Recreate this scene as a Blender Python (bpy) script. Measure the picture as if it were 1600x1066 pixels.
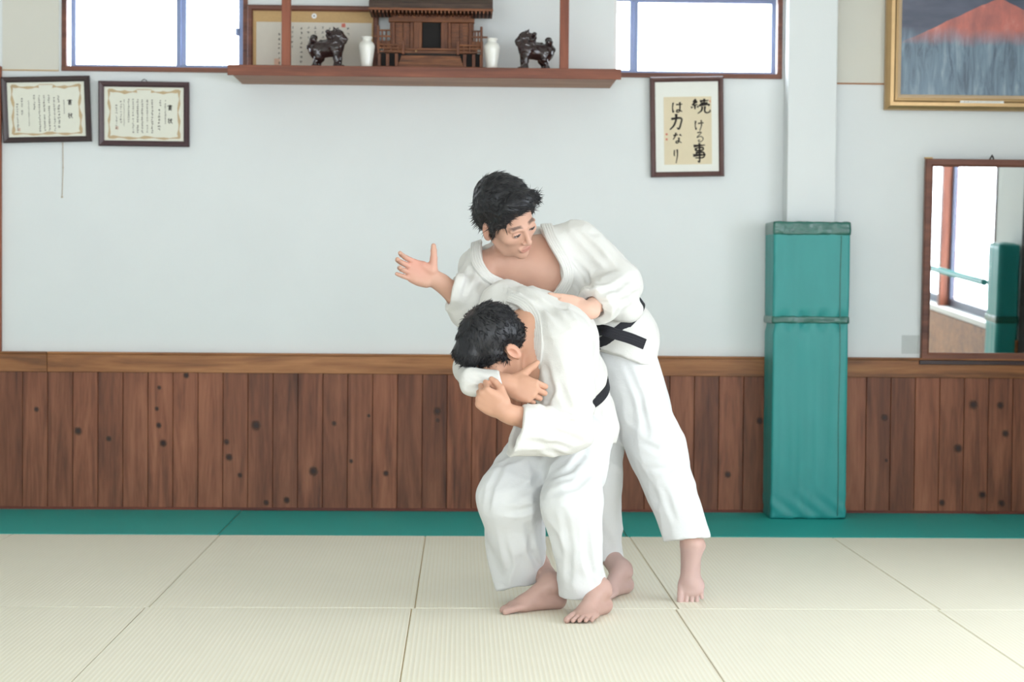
import bpy, bmesh, math, random
import numpy as np
from mathutils import Vector, Matrix

for o in list(bpy.data.objects):
    bpy.data.objects.remove(o, do_unlink=True)
SC = bpy.context.scene
COL = SC.collection
random.seed(4)
RNG = np.random.default_rng(7)

# ------------------------------------------------------------------ camera
FPX, CAMH, YAW, PIT, ROL, DW = 2822.3, 1.2042, 0.02792, 0.02827, 0.00819, 9.80
CF = np.array([math.sin(YAW)*math.cos(PIT), math.cos(YAW)*math.cos(PIT), -math.sin(PIT)])
_r0 = np.array([math.cos(YAW), -math.sin(YAW), 0.0]); _u0 = np.cross(_r0, CF)
CR = _r0*math.cos(ROL) + _u0*math.sin(ROL)
CU = -_r0*math.sin(ROL) + _u0*math.cos(ROL)
CP = np.array([0.0, -DW, CAMH])
cd = bpy.data.cameras.new('camera'); cam = bpy.data.objects.new('camera', cd); COL.objects.link(cam)
cam.matrix_world = Matrix(((CR[0], CU[0], -CF[0], CP[0]), (CR[1], CU[1], -CF[1], CP[1]), (CR[2], CU[2], -CF[2], CP[2]), (0, 0, 0, 1)))
cd.sensor_fit = 'HORIZONTAL'; cd.sensor_width = 36; cd.lens = FPX/1600*36
cd.clip_start = 0.05; cd.clip_end = 200
cd.dof.use_dof = True; cd.dof.focus_distance = 6.75; cd.dof.aperture_fstop = 3.2
SC.camera = cam

# ------------------------------------------------------------------ sky, exposure
w = bpy.data.worlds.new('sky'); SC.world = w; w.use_nodes = True
bg = w.node_tree.nodes['Background']; bg.inputs[0].default_value = (0.86, 0.935, 1.02, 1); bg.inputs[1].default_value = 9.0
vs = SC.view_settings
vs.view_transform = 'Standard'; vs.look = 'None'; vs.gamma = 1; vs.use_curve_mapping = False; vs.exposure = 0.33

def portal(loc, rot, sx, sy):            # marks a window opening for the sky light; gives off nothing itself
    l = bpy.data.lights.new('window_daylight', 'AREA'); l.shape = 'RECTANGLE'; l.size = sx; l.size_y = sy
    l.cycles.is_portal = True
    o = bpy.data.objects.new('window_daylight', l); COL.objects.link(o); o.location = loc; o.rotation_euler = rot
XR, XL, YF, ZC = 3.72, -4.6, -13.0, 3.35     # right wall, left wall, front wall, ceiling
portal((XR+0.02, -5.0, 1.375), (0, math.pi/2, 0), 1.25, 4.3)
portal((XR+0.02, -10.2, 1.375), (0, math.pi/2, 0), 1.25, 4.3)
portal((-0.4, YF-0.02, 1.9), (math.pi/2, 0, 0), 7.0, 1.4)  # unseen opening behind the camera, added for soft front light

# ------------------------------------------------------------------ pixel helpers (1600 x 1066 photograph)
def ray(px, py):
    return CF + CR*(px-800)/FPX - CU*(py-533)/FPX
def W(px, py, Y=0.0):                    # point on the plane y = Y
    d = ray(px, py); return CP + d*((Y+DW)/d[1])
def F(px, py, z=0.0):                    # point on the floor
    d = ray(px, py); return CP + d*((z-CAMH)/d[2])
def PX(p):                               # world -> pixels
    q = np.asarray(p) - CP; zz = q@CF
    return np.stack([800+FPX*(q@CR)/zz, 533-FPX*(q@CU)/zz], -1)

# ------------------------------------------------------------------ objects
def link(name, me, mat=None, parent=None, loc=None, smooth=False):
    o = bpy.data.objects.new(name, me); COL.objects.link(o)
    if mat is not None and not me.materials: me.materials.append(mat)
    if parent is not None: o.parent = parent
    if loc is not None: o.location = loc
    if smooth:
        me.polygons.foreach_set('use_smooth', [True]*len(me.polygons))
    return o
def tag(o, label=None, cat=None, group=None, kind=None):
    if label: o['label'] = label
    if cat: o['category'] = cat
    if group: o['group'] = group
    if kind: o['kind'] = kind
    return o
def empty(name, loc, rot=(0, 0, 0)):
    o = bpy.data.objects.new(name, None); COL.objects.link(o); o.location = loc; o.rotation_euler = rot
    o.empty_display_size = 0.05
    return o
class MB:
    def __init__(s): s.bm = bmesh.new()
    def box(s, x0, x1, y0, y1, z0, z1, bev=0.0):
        r = bmesh.ops.create_cube(s.bm, size=1)
        for v in r['verts']:
            v.co = Vector(((x0+x1)/2+v.co.x*abs(x1-x0), (y0+y1)/2+v.co.y*abs(y1-y0), (z0+z1)/2+v.co.z*abs(z1-z0)))
        if bev:
            es = list({e for v in r['verts'] for e in v.link_edges})
            bmesh.ops.bevel(s.bm, geom=es, offset=bev, segments=1, affect='EDGES', profile=0.6)
        return s
    def prism(s, pts, y0, y1):           # polygon in x,z extruded along y
        a = [s.bm.verts.new((x, y0, z)) for x, z in pts]; b = [s.bm.verts.new((x, y1, z)) for x, z in pts]
        s.bm.faces.new(a); s.bm.faces.new(b[::-1])
        n = len(pts)
        for i in range(n): s.bm.faces.new((a[i], b[i], b[(i+1) % n], a[(i+1) % n]))
        return s
    def prismx(s, pts, x0, x1):          # polygon in y,z extruded along x
        a = [s.bm.verts.new((x0, y, z)) for y, z in pts]; b = [s.bm.verts.new((x1, y, z)) for y, z in pts]
        s.bm.faces.new(a); s.bm.faces.new(b[::-1])
        n = len(pts)
        for i in range(n): s.bm.faces.new((a[i], b[i], b[(i+1) % n], a[(i+1) % n]))
        return s
    def lathe(s, prof, n=32, c=(0, 0, 0)):
        rings = []
        for r, z in prof:
            rings.append([s.bm.verts.new((c[0]+r*math.cos(2*math.pi*k/n), c[1]+r*math.sin(2*math.pi*k/n), c[2]+z)) for k in range(n)])
        for a, b in zip(rings, rings[1:]):
            for k in range(n): s.bm.faces.new((a[k], a[(k+1) % n], b[(k+1) % n], b[k]))
        s.bm.faces.new(rings[0][::-1]); s.bm.faces.new(rings[-1])
        return s
    def tube(s, pts, r, n=8):
        pts = [Vector(p) for p in pts]; rings = []
        for i, p in enumerate(pts):
            t = (pts[min(i+1, len(pts)-1)]-pts[max(i-1, 0)]).normalized()
            a = t.orthogonal().normalized(); b = t.cross(a)
            rr = r[i] if isinstance(r, (list, tuple)) else r
            rings.append([s.bm.verts.new(p+a*rr*math.cos(2*math.pi*k/n)+b*rr*math.sin(2*math.pi*k/n)) for k in range(n)])
        for A, B in zip(rings, rings[1:]):
            best = min(range(n), key=lambda q: (B[q].co-A[0].co).length)
            for k in range(n): s.bm.faces.new((A[k], A[(k+1) % n], B[(k+1+best) % n], B[(k+best) % n]))
        s.bm.faces.new(rings[0][::-1]); s.bm.faces.new(rings[-1])
        return s
    def frame(s, x0, x1, z0, z1, wd, y0, y1, prof=None):   # picture frame with mitred corners and a profile [(in, y)...]
        prof = prof or [(0, y1), (0, y0), (wd, y0), (wd, y1)]
        rings = []
        for d, y in prof:
            rings.append([s.bm.verts.new(c) for c in ((x0+d, y, z0+d), (x1-d, y, z0+d), (x1-d, y, z1-d), (x0+d, y, z1-d))])
        n = len(rings)
        for i in range(n):
            a, b = rings[i], rings[(i+1) % n]
            for k in range(4): s.bm.faces.new((a[k], a[(k+1) % 4], b[(k+1) % 4], b[k]))
        return s
    def mesh(s, name):
        bmesh.ops.recalc_face_normals(s.bm, faces=s.bm.faces)
        me = bpy.data.meshes.new(name); s.bm.to_mesh(me); s.bm.free(); return me
    def build(s, name, mat, parent=None, loc=None, smooth=False):
        return link(name, s.mesh(name), mat, parent, loc, smooth)

# ------------------------------------------------------------------ materials
def rgb(r, g, b):
    f = lambda c: ((c/255+0.055)/1.055)**2.4 if c > 10 else c/255/12.92
    return (f(r), f(g), f(b), 1)
class NT:
    def __init__(s, name):
        s.m = bpy.data.materials.new(name); s.m.use_nodes = True; s.t = s.m.node_tree
        s.b = s.t.nodes['Principled BSDF']; s.out = s.t.nodes['Material Output']
    def n(s, typ, **kw):
        nd = s.t.nodes.new('ShaderNode'+typ)
        for k, v in kw.items(): setattr(nd, k, v)
        return nd
    def l(s, a, b): s.t.links.new(a, b)
    def val(s, sock, v):
        if hasattr(v, 'is_linked') or isinstance(v, bpy.types.NodeSocket): s.l(v, sock)
        else: sock.default_value = v
    def math(s, op, a, b=0.0, c=None):
        nd = s.n('Math', operation=op); s.val(nd.inputs[0], a); s.val(nd.inputs[1], b)
        if c is not None: s.val(nd.inputs[2], c)
        return nd.outputs[0]
    def mix(s, f, a, b, mode='MIX'):
        nd = s.n('Mix', data_type='RGBA', blend_type=mode)
        s.val(nd.inputs[0], f); s.val(nd.inputs[6], a); s.val(nd.inputs[7], b); return nd.outputs[2]
    def coords(s, kind='Object', scale=(1, 1, 1), off=None):
        tc = s.n('TexCoord'); mp = s.n('Mapping'); s.l(tc.outputs[kind], mp.inputs[0]); mp.inputs['Scale'].default_value = scale
        if off is not None: s.l(off, mp.inputs['Location'])
        return mp.outputs[0]
    def noise(s, vec, scale, detail=4, rough=0.55, dist=0.0):
        nd = s.n('TexNoise'); s.l(vec, nd.inputs['Vector']); nd.inputs['Scale'].default_value = scale
        nd.inputs['Detail'].default_value = detail; nd.inputs['Roughness'].default_value = rough; nd.inputs['Distortion'].default_value = dist
        return nd.outputs[0]
    def ramp(s, f, stops):
        nd = s.n('ValToRGB'); s.l(f, nd.inputs[0]); e = nd.color_ramp.elements
        while len(e) < len(stops): e.new(0.5)
        for q, (p, c) in zip(e, stops): q.position = p; q.color = c
        return nd.outputs[0]
    def bump(s, h, strength=0.3, dist=0.002):
        nd = s.n('Bump'); s.l(h, nd.inputs['Height']); nd.inputs['Strength'].default_value = strength; nd.inputs['Distance'].default_value = dist
        s.l(nd.outputs[0], s.b.inputs['Normal']); return nd
    def base(s, c, rough=0.5, spec=0.5, metal=0.0):
        s.val(s.b.inputs['Base Color'], c); s.val(s.b.inputs['Roughness'], rough)
        s.b.inputs['Specular IOR Level'].default_value = spec; s.b.inputs['Metallic'].default_value = metal
def simple(name, c, rough=0.5, spec=0.5, metal=0.0, var=0.08, vs_=30, bump=0.0, bdist=0.002):
    t = NT(name); v = t.coords(); f = t.noise(v, vs_)
    d = tuple(x*(1-var) for x in c[:3])+(1,); e = tuple(min(1, x*(1+var)) for x in c[:3])+(1,)
    t.base(t.mix(f, d, e), rough, spec, metal)
    if bump: t.bump(t.noise(v, vs_*4), bump, bdist)
    return t.m
def wood(name, light, mid, dark, axis=2, gs=1.0, rough=0.5, rnd=0.35, bump=0.15):
    t = NT(name); oi = t.n('ObjectInfo'); off = t.n('CombineXYZ')
    for i, k in enumerate((37.0, 11.0, 53.0)): t.l(t.math('MULTIPLY', oi.outputs['Random'], k), off.inputs[i])
    sc = [14*gs, 14*gs, 14*gs]; sc[axis] = 1.1*gs
    v = t.coords('Object', tuple(sc), off.outputs[0])
    n1 = t.noise(v, 1.0, 5, 0.6, 1.2); n2 = t.noise(v, 4.5, 3, 0.6, 0.4)
    sc2 = [3*gs]*3; sc2[axis] = 0.9*gs
    n3 = t.noise(t.coords('Object', tuple(sc2), off.outputs[0]), 1.5, 2)
    f = t.math('ADD', t.math('MULTIPLY', n1, 0.6), t.math('ADD', t.math('MULTIPLY', n2, 0.25), t.math('MULTIPLY', n3, 0.25)))
    c = t.ramp(f, [(0.38, dark), (0.54, mid), (0.70, light)])
    br = t.math('ADD', t.math('MULTIPLY', oi.outputs['Random'], rnd), 1-rnd/2)
    hs = t.n('HueSaturation'); t.l(c, hs.inputs['Color']); t.l(br, hs.inputs['Value'])
    t.base(hs.outputs[0], rough, 0.35); t.bump(f, bump, 0.002)
    return t.m

M = {}
M['plank'] = wood('plank_wood', rgb(154, 98, 71), rgb(126, 75, 52), rgb(80, 46, 33), 2, 1.0, 0.5, 0.38)
M['rail'] = wood('rail_wood', rgb(176, 120, 74), rgb(146, 94, 54), rgb(92, 55, 32), 0, 0.9, 0.45, 0.15)
M['baseboard'] = wood('base_wood', rgb(120, 62, 44), rgb(100, 50, 38), rgb(70, 34, 28), 0, 1, 0.5, 0.1)
M['trim'] = wood('trim_wood', rgb(134, 86, 66), rgb(112, 70, 56), rgb(80, 48, 40), 0, 1, 0.45, 0.1)
M['post'] = wood('post_wood', rgb(160, 92, 66), rgb(136, 76, 54), rgb(100, 54, 40), 2, 1, 0.45, 0.1)
M['shelf'] = wood('shelf_wood', rgb(150, 90, 66), rgb(126, 72, 52), rgb(94, 52, 38), 0, 0.8, 0.45, 0.05)
M['shelf_under'] = wood('shelf_board_wood', rgb(180, 138, 112), rgb(158, 114, 90), rgb(130, 90, 70), 0, 0.8, 0.55, 0.05)
M['shrine'] = wood('shrine_wood', rgb(150, 96, 58), rgb(116, 70, 42), rgb(76, 44, 28), 0, 3, 0.5, 0.3)
M['shrine_v'] = wood('shrine_post_wood', rgb(146, 92, 56), rgb(112, 66, 42), rgb(72, 42, 28), 2, 3, 0.5, 0.25)
M['thatch'] = wood('shrine_roof_wood', rgb(92, 74, 62), rgb(74, 58, 50), rgb(50, 40, 36), 0, 4, 0.7, 0.1)
M['hollow'] = simple('dark_hollow', rgb(24, 20, 18), 0.8)  # near-black painted shade for openings and hollows; also backs the frames
M['gold'] = simple('gilt', rgb(188, 156, 112), 0.38, 0.5, 0.7, 0.12, 14, 0.05)
M['gold_in'] = simple('gilt_slip', rgb(206, 180, 148), 0.5, 0.5, 0.25)
M['dark_frame'] = simple('dark_lacquer', rgb(58, 42, 42), 0.35, 0.5, 0, 0.15)
M['plum_frame'] = simple('plum_lacquer', rgb(70, 46, 50), 0.35, 0.5, 0, 0.15)
M['brown_frame'] = simple('brown_lacquer', rgb(92, 62, 58), 0.35, 0.5, 0, 0.12)
M['paper'] = simple('cream_paper', rgb(230, 229, 215), 0.8, 0.2, 0, 0.03)
M['paper_grey'] = simple('grey_paper', rgb(212, 206, 194), 0.8, 0.2, 0, 0.03)
M['washi'] = simple('washi', rgb(226, 212, 182), 0.85, 0.2, 0, 0.05, 12)
M['mount'] = simple('mount_card', rgb(236, 236, 228), 0.85, 0.2, 0, 0.02)
M['silk'] = simple('tan_silk', rgb(198, 164, 116), 0.7, 0.3, 0, 0.1, 90)
M['ink'] = simple('ink', rgb(44, 38, 36), 0.7, 0.2)
M['ink_soft'] = simple('ink_soft', rgb(92, 86, 78), 0.8, 0.2)
M['ornament'] = simple('tan_print', rgb(200, 176, 140), 0.8, 0.2, 0, 0.25, 160)
M['seal'] = simple('red_seal', rgb(206, 120, 104), 0.8, 0.2)
M['seal_pale'] = simple('pale_seal', rgb(214, 178, 156), 0.8, 0.2)
M['wire'] = simple('wire', rgb(60, 52, 48), 0.5, 0.5, 0.5)
M['ceramic'] = simple('white_glaze', rgb(232, 230, 222), 0.15, 0.6, 0, 0.02)
M['lion'] = simple('dark_glaze', rgb(46, 30, 30), 0.16, 0.7, 0, 0.55, 26, 0.3)
M['alu'] = simple('bloom_blue_aluminium', rgb(128, 142, 176), 0.4, 0.5, 0.3, 0.03)  # blue cast of the window bloom is put into the metal colour
M['alu_dark'] = simple('dark_aluminium', rgb(72, 76, 92), 0.4, 0.5, 0.3, 0.03)
M['reveal'] = simple('white_reveal', rgb(232, 230, 228), 0.6, 0.3, 0, 0.02)
M['string'] = simple('tan_string', rgb(196, 180, 158), 0.8, 0.2)
M['patch'] = simple('wall_patch', rgb(198, 202, 200), 0.7, 0.3, 0, 0.04)
M['ceiling'] = simple('ceiling_white', rgb(236, 234, 228), 0.8, 0.2, 0, 0.02)
M['label'] = simple('white_label', rgb(240, 240, 236), 0.6, 0.3, 0, 0.02)

t = NT('wallpaper'); v = t.coords('Object', (1, 1, 1)); n1 = t.noise(v, 2.2, 3); n2 = t.noise(t.coords('Object', (1, 1, 0.35)), 240, 2)
t.base(t.mix(n1, rgb(226, 229, 229), rgb(233, 236, 235)), 0.85, 0.2); t.bump(n2, 0.25, 0.0015); M['wall'] = t.m
t = NT('wallpaper_upper'); v = t.coords('Object', (1, 1, 1)); n1 = t.noise(v, 2.2, 3); n2 = t.noise(t.coords('Object', (1, 1, 0.35)), 240, 2)
t.base(t.mix(n1, rgb(214, 211, 200), rgb(222, 219, 208)), 0.85, 0.2); t.bump(n2, 0.25, 0.0015); M['wall_up'] = t.m

def mat_vinyl(name, a, b, rib, ca, pitch=0.0165):
    t = NT(name); tc = t.n('TexCoord'); sx = t.n('SeparateXYZ'); t.l(tc.outputs['Object'], sx.inputs[0])
    ph = t.math('MULTIPLY', sx.outputs[0], 2*math.pi/pitch)
    s = t.math('SINE', ph); line = t.math('MULTIPLY', t.math('POWER', t.math('MAXIMUM', s, 0.0), 3.0), rib)
    wv = t.math('SINE', t.math('MULTIPLY', sx.outputs[1], 2*math.pi/0.012))
    n = t.noise(t.coords('Object', (1, 1, 1)), 3.0, 3)
    c = t.mix(n, a, b); c = t.mix(line, c, ca)
    t.base(c, 0.55, 0.35)
    t.bump(t.math('ADD', s, t.math('MULTIPLY', wv, 0.4)), 0.25, 0.0012)
    return t.m
M['mat'] = mat_vinyl('cream_mat_vinyl', rgb(234, 229, 210), rgb(239, 234, 217), 0.40, rgb(224, 212, 178))
M['mat_green'] = mat_vinyl('green_mat_vinyl', rgb(34, 160, 152), rgb(40, 168, 160), 0.25, rgb(30, 146, 138), 0.008)
M['mat_side'] = simple('mat_side', rgb(226, 192, 126), 0.7)
t = NT('green_pad_vinyl'); v = t.coords('Object', (1, 1, 0.25)); n = t.noise(v, 9, 4); f2 = t.noise(t.coords(), 420, 2)
t.base(t.mix(n, rgb(30, 134, 130), rgb(46, 152, 148)), 0.42, 0.45); t.bump(f2, 0.15, 0.0008); M['pad'] = t.m
t = NT('green_tape'); n = t.noise(t.coords('Object', (1, 1, 3)), 22, 4); t.base(t.mix(n, rgb(28, 88, 78), rgb(46, 112, 98)), 0.2, 0.6); t.bump(n, 0.5, 0.006); M['tape'] = t.m
t = NT('window_glass')
tr = t.n('BsdfTransparent'); gl = t.n('BsdfGlossy'); gl.inputs['Roughness'].default_value = 0.02; ms = t.n('MixShader'); ms.inputs[0].default_value = 0.05
t.l(tr.outputs[0], ms.inputs[1]); t.l(gl.outputs[0], ms.inputs[2]); t.l(ms.outputs[0], t.out.inputs[0]); M['glass'] = t.m
t = NT('mirror_silver'); t.base((0.86, 0.88, 0.88, 1), 0.015, 0.5, 1.0); M['mirror'] = t.m
# ================================================================== THE SETTING
X0 = -1.1697                                        # mat seam
DADO = W(600, 553)[2]; RAILB = W(600, 584)[2]
ZS = W(200, 111)[2]                                 # window opening, bottom
ZT = W(1100, -14)[2]
WL0, WL1 = W(98, 60)[0], W(386, 60)[0]
WR0, WR1 = W(959, 60)[0], W(1221, 60)[0]

# floor: slab with the mats as its pieces
fl = MB().box(XL, XR, YF, 0.0, -0.09, -0.0075).build('floor', M['mat_side']); tag(fl, kind='structure')
def mat_mesh(name, sx, sy, m):
    g = 0.0016; b = MB().box(g, sx-g, g, sy-g, -0.0074, 0.0, 0.0022); me = b.mesh(name); me.materials.append(m); return me
mcream = mat_mesh('tatami_mat', 1.0, 2.0, M['mat']); mgreen = mat_mesh('green_mat', 2.0, 1.0, M['mat_green'])
for r in range(6):
    for k in range(-4, 5):
        x = X0+k
        if x < XL-0.6 or x+1 > XR+0.6: continue
        dx = (0.0, -0.012, 0.006, 0.0, 0.01, -0.006)[r]
        link('tatami_mat', mcream, parent=fl, loc=(x+dx, -3.0-2.0*r-0.002*r, 0))
for k in range(-2, 3):
    x = X0+2*k-0.012
    if x > XR: continue
    link('green_mat', mgreen, parent=fl, loc=(x, -1.0, 0.002 if k % 2 else 0.0))

# back wall, with the two window openings
def wallboxes(b, rects, y0, y1):
    for x0, x1, z0, z1 in rects: b.box(x0, x1, y0, y1, z0, z1)
    return b
ZL = W(1345, 131)[2]                                # joint line on the wall
wb = wallboxes(MB(), [(XL, XR, -0.05, ZS), (XL, WL0, ZS, ZT), (WL1, WR0, ZS, ZT), (WR1, XR, ZS, ZT), (XL, XR, ZT, ZC)], 0.0, 0.18).build('wall_back', M['wall'])
tag(wb, kind='structure')
bd = MB().box(W(1300, 60)[0], XR, -0.004, 0, ZL, ZC).build('upper_panel', M['wall_up'], wb)
bd = MB().box(W(4, 60)[0], WL0-0.02, -0.004, 0, W(50, 110)[2], ZC).build('upper_panel', M['wall_up'], wb)
MB().box(W(1300, 131)[0], XR, -0.007, 0.0, ZL-0.004, ZL+0.004).build('joint_strip', M['rail'], wb)
MB().box(W(4, 60)[0], WL0-0.02, -0.007, 0.0, W(50, 110)[2]-0.003, W(50, 110)[2]+0.003).build('joint_strip', M['silk'], wb)
xp = W(3.5, 300)[0]
tag(MB().box(xp-0.11, xp, -0.03, 0, DADO, W(2, 104)[2], 0.003).build('trim_1', M['post']), kind='structure')

# dado: planks, rail, base strip
dd = MB().box(XL, XR, -0.008, 0, 0, DADO-0.02).build('trim_2', M['baseboard']); tag(dd, 'vertical brown plank wainscot along the back wall', kind='structure')
PITCH = 0.1343; PX0 = W(37, 680)[0]
pm = MB().box(0.0012, PITCH-0.0012, -0.026, -0.008, 0.012, RAILB+0.004, 0.0022).mesh('plank'); pm.materials.append(M['plank'])
planks = []
k0 = int((XL-PX0)/PITCH)+1; k1 = int((XR-PX0)/PITCH)
for k in range(k0, k1):
    planks.append((PX0+k*PITCH, link('plank', pm, parent=dd, loc=(PX0+k*PITCH, 0, 0))))
t = NT('knot_wood'); tc = t.n('TexCoord'); ln = t.n('VectorMath', operation='LENGTH'); t.l(tc.outputs['Object'], ln.inputs[0])
nz = t.noise(t.coords('Object', (1, 1, 0.5)), 60, 3)
rr = t.math('ADD', ln.outputs[1], t.math('MULTIPLY', t.math('SUBTRACT', nz, 0.5), 0.012))
c = t.ramp(t.math('MULTIPLY', rr, 40.0), [(0.0, rgb(38, 26, 24)), (0.32, rgb(50, 32, 27)), (0.55, rgb(104, 64, 46)), (0.9, rgb(132, 86, 63))])
t.base(c, 0.5, 0.35)
al = t.ramp(t.math('MULTIPLY', rr, 40.0), [(0.0, (1, 1, 1, 1)), (0.4, (0.9, 0.9, 0.9, 1)), (0.85, (0, 0, 0, 1))]); t.l(al, t.b.inputs['Alpha']); M['knot'] = t.m
knots = [(57, 640, .7), (122, 674, 1.1), (170, 686, .8), (249, 606, .6), (245, 639, .6), (248, 665, .8), (255, 693, 1.0), (291, 587, .8), (353, 691, .8), (358, 715, 1.0), (375, 743, .7),
         (400, 665, 1.4), (448, 782, .9), (416, 786, .8), (490, 737, 1.3), (522, 662, .7), (543, 721, .6), (603, 740, .8), (683, 643, 1.1), (684, 657, .6), (1137, 742, .9), (1187, 658, 1.0),
         (1382, 653, 1.0), (1497, 701, 1.2), (1521, 633, 1.3), (1563, 634, 1.0), (1571, 678, 1.0), (1466, 786, .9), (1535, 774, 1.1), (1565, 787, 1.0), (1388, 720, .5), (580, 650, .5)]
kb = bmesh.new(); bmesh.ops.create_circle(kb, cap_ends=True, radius=0.026, segments=20)
for v_ in kb.verts: v_.co = Vector((v_.co.x*0.85, 0, v_.co.y*1.1))
km = bpy.data.meshes.new('knot'); kb.to_mesh(km); kb.free(); km.materials.append(M['knot'])
for px, py, s in knots:
    p = W(px, py, -0.026); own = min(planks, key=lambda q: abs(q[0]+PITCH/2-p[0]))
    o = link('knot', km, parent=own[1], loc=(min(max(p[0]-own[0], 0.02), PITCH-0.02), -0.0264, p[2])); o.scale = (s*1.1, 1, s*1.2)
rb = [XL, W(76, 560)[0], W(770, 560)[0], W(1262, 560)[0], XR]
for a, b_ in zip(rb, rb[1:]):
    MB().box(a+0.001, b_-0.001, -0.038, 0, RAILB, DADO-0.012, 0.002).box(a+0.001, b_-0.001, -0.045, 0, DADO-0.012, DADO, 0.003).build('rail_board', M['rail'], dd)
tag(MB().box(XL, XR, -0.032, 0, 0, 0.016, 0.002).build('baseboard_back', M['baseboard']), kind='structure')

# high windows
def high_window(name, x0, x1, splits, label, left_trim=True):
    e = empty(name, ((x0+x1)/2, 0, ZS)); tag(e, label, kind='structure')
    ox, oz = -(x0+x1)/2, -ZS
    def P(nm, m, bs):
        b = MB()
        for (a, b2, y0, y1, z0, z1) in bs: b.box(a+ox, b2+ox, y0, y1, z0+oz, z1+oz, 0.0015)
        return b.build(nm, m, e)
    tw = 0.021
    P('sill', M['trim'], [(x0-0.004, x1+0.004, -0.016, 0.10, ZS-0.004, ZS+tw)])
    if left_trim: P('jamb', M['trim'], [(x0-0.004, x0+tw, -0.012, 0.02, ZS+tw, ZT)])
    P('jamb', M['trim'], [(x1-tw, x1+0.004, -0.012, 0.02, ZS+tw, ZT)])
    P('head', M['trim'], [(x0-0.004, x1+0.004, -0.012, 0.10, ZT-tw, ZT+0.004)])
    P('reveal', M['reveal'], [(x0, x0+tw-0.003, 0.02, 0.12, ZS+tw, ZT-tw)])
    P('reveal', M['reveal'], [(x1-tw+0.003, x1, 0.02, 0.12, ZS+tw, ZT-tw)])
    zb, zt = ZS+tw, ZT-tw
    for i, (a, b2, yy, wl, wr) in enumerate(splits):
        s = P('sash', M['alu'], [(a, a+wl, yy, yy+0.025, zb, zt), (b2-wr, b2, yy, yy+0.025, zb, zt), (a+wl, b2-wr, yy, yy+0.025, zb, zb+0.022), (a+wl, b2-wr, yy, yy+0.025, zt-0.03, zt)])
        MB().box(a+wl*0.5+ox, b2-wr*0.5+ox, yy+0.010, yy+0.014, zb+0.01+oz, zt-0.01+oz).build('pane', M['glass'], s)
    return e, ox, oz
xa = lambda px, y=0.09: W(px, 60, y)[0]
e1, ox, oz = high_window('window_1', WL0, WL1, [(xa(111), xa(290, .06), 0.085, 0.026, 0.028), (xa(277), xa(390), 0.055, 0.024, 0.055)], 'high window with two sliding panes left of the shrine shelf')
p = W(370, 50, 0.04)
MB().box(p[0]-0.006+ox, p[0]+0.012+ox, 0.03, 0.06, p[2]-0.02+oz, p[2]+0.02+oz, 0.003).build('latch', M['alu'], e1)
e2, ox, oz = high_window('window_2', WR0, WR1, [(xa(940), xa(996), 0.055, 0.03, 0.022), (xa(984), xa(1212), 0.085, 0.024, 0.024)], 'high window with sliding panes right of the shrine shelf', left_trim=False)

# pillar
PYF = -0.135
pl0, pl1 = W(1231, 200, PYF)[0], W(1307, 200, PYF)[0]
tag(MB().box(pl0, pl1, PYF, 0.0, 0.0, ZC, 0.004).build('wall_pillar', M['wall']), 'off-white square pillar standing against the back wall', kind='structure')

# side walls, front wall, ceiling
wins = [(-7.15, -2.85), (-12.35, -8.05)]; RZ0, RZ1 = 0.75, 2.00
def sidewall(x0, x1, rects):
    b = MB()
    for y0, y1, z0, z1 in rects: b.box(x0, x1, y0, y1, z0, z1)
    return b
tag(sidewall(XR, XR+0.15, [(YF, 0.18, RZ1, ZC), (YF, 0.18, -0.09, RZ0), (YF, -12.35, RZ0, RZ1), (-8.05, -7.15, RZ0, RZ1), (-2.85, 0.18, RZ0, RZ1)]).build('wall_right', M['wall']), kind='structure')
wd = sidewall(XR-0.02, XR, [(YF, -2.2, 0.0, RZ0-0.03)]).build('trim_3', M['rail']); tag(wd, kind='structure')
tag(MB().box(XR-0.02, XR+0.12, -2.17, -0.9, 0.0, RZ1).build('door_1', M['hollow']), kind='structure')  # solid panel, the doorway's darkness is painted in its colour
for wi, (a, b_) in enumerate(wins):
    e = empty('window_%d' % (wi+3), (XR, (a+b_)/2, RZ0)); tag(e, kind='structure')
    oy = -(a+b_)/2
    f = MB().box(-0.03, 0.15, a+oy, b_+oy, -0.02, 0.02).box(0, 0.15, a+oy, b_+oy, RZ1-RZ0-0.03, RZ1-RZ0)
    f.build('frame', M['reveal'], e)
    n = 3; st = (b_-a)/n
    for k in range(n+1):
        MB().box(0.0, 0.12, a+oy+k*st-0.035, a+oy+k*st+0.035, 0.02, RZ1-RZ0-0.03, 0.004).build('post', M['post'], e)
    for k in range(n):
        y0, y1 = a+oy+k*st+0.035, a+oy+(k+1)*st-0.035
        MB().box(0.07, 0.1, y0, y1, 0.02, 0.08).box(0.07, 0.1, y0, y0+0.04, 0.08, 1.20).box(0.07, 0.1, y1-0.04, y1, 0.08, 1.20).build('sash', M['alu_dark'], e)
        MB().box(0.083, 0.087, y0+0.03, y1-0.03, 0.07, 1.20).build('pane', M['glass'], e)
    if wi == 0:
        rl = MB().tube([(XR-0.06, a, 1.06), (XR-0.06, b_, 1.06)], 0.024, 10).build('hand_rail', M['pad']); tag(rl, 'green bar across the side windows seen in the mirror', 'rail')
tag(MB().box(XL-0.15, XL, YF, 0.18, -0.09, ZC).build('wall_left', M['wall']), kind='structure')
tag(wallboxes(MB(), [(XL, -3.9, -0.09, ZC), (3.1, XR+0.15, -0.09, ZC), (-3.9, 3.1, -0.09, 1.2), (-3.9, 3.1, 2.6, ZC)], YF-0.15, YF).build('wall_front', M['wall']), kind='structure')  # opening is unseen, placed and sized to shape the front light
tag(MB().box(XL-0.15, XR+0.15, YF-0.15, 0.18, ZC, ZC+0.1).build('ceiling', M['ceiling']), kind='structure')

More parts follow.
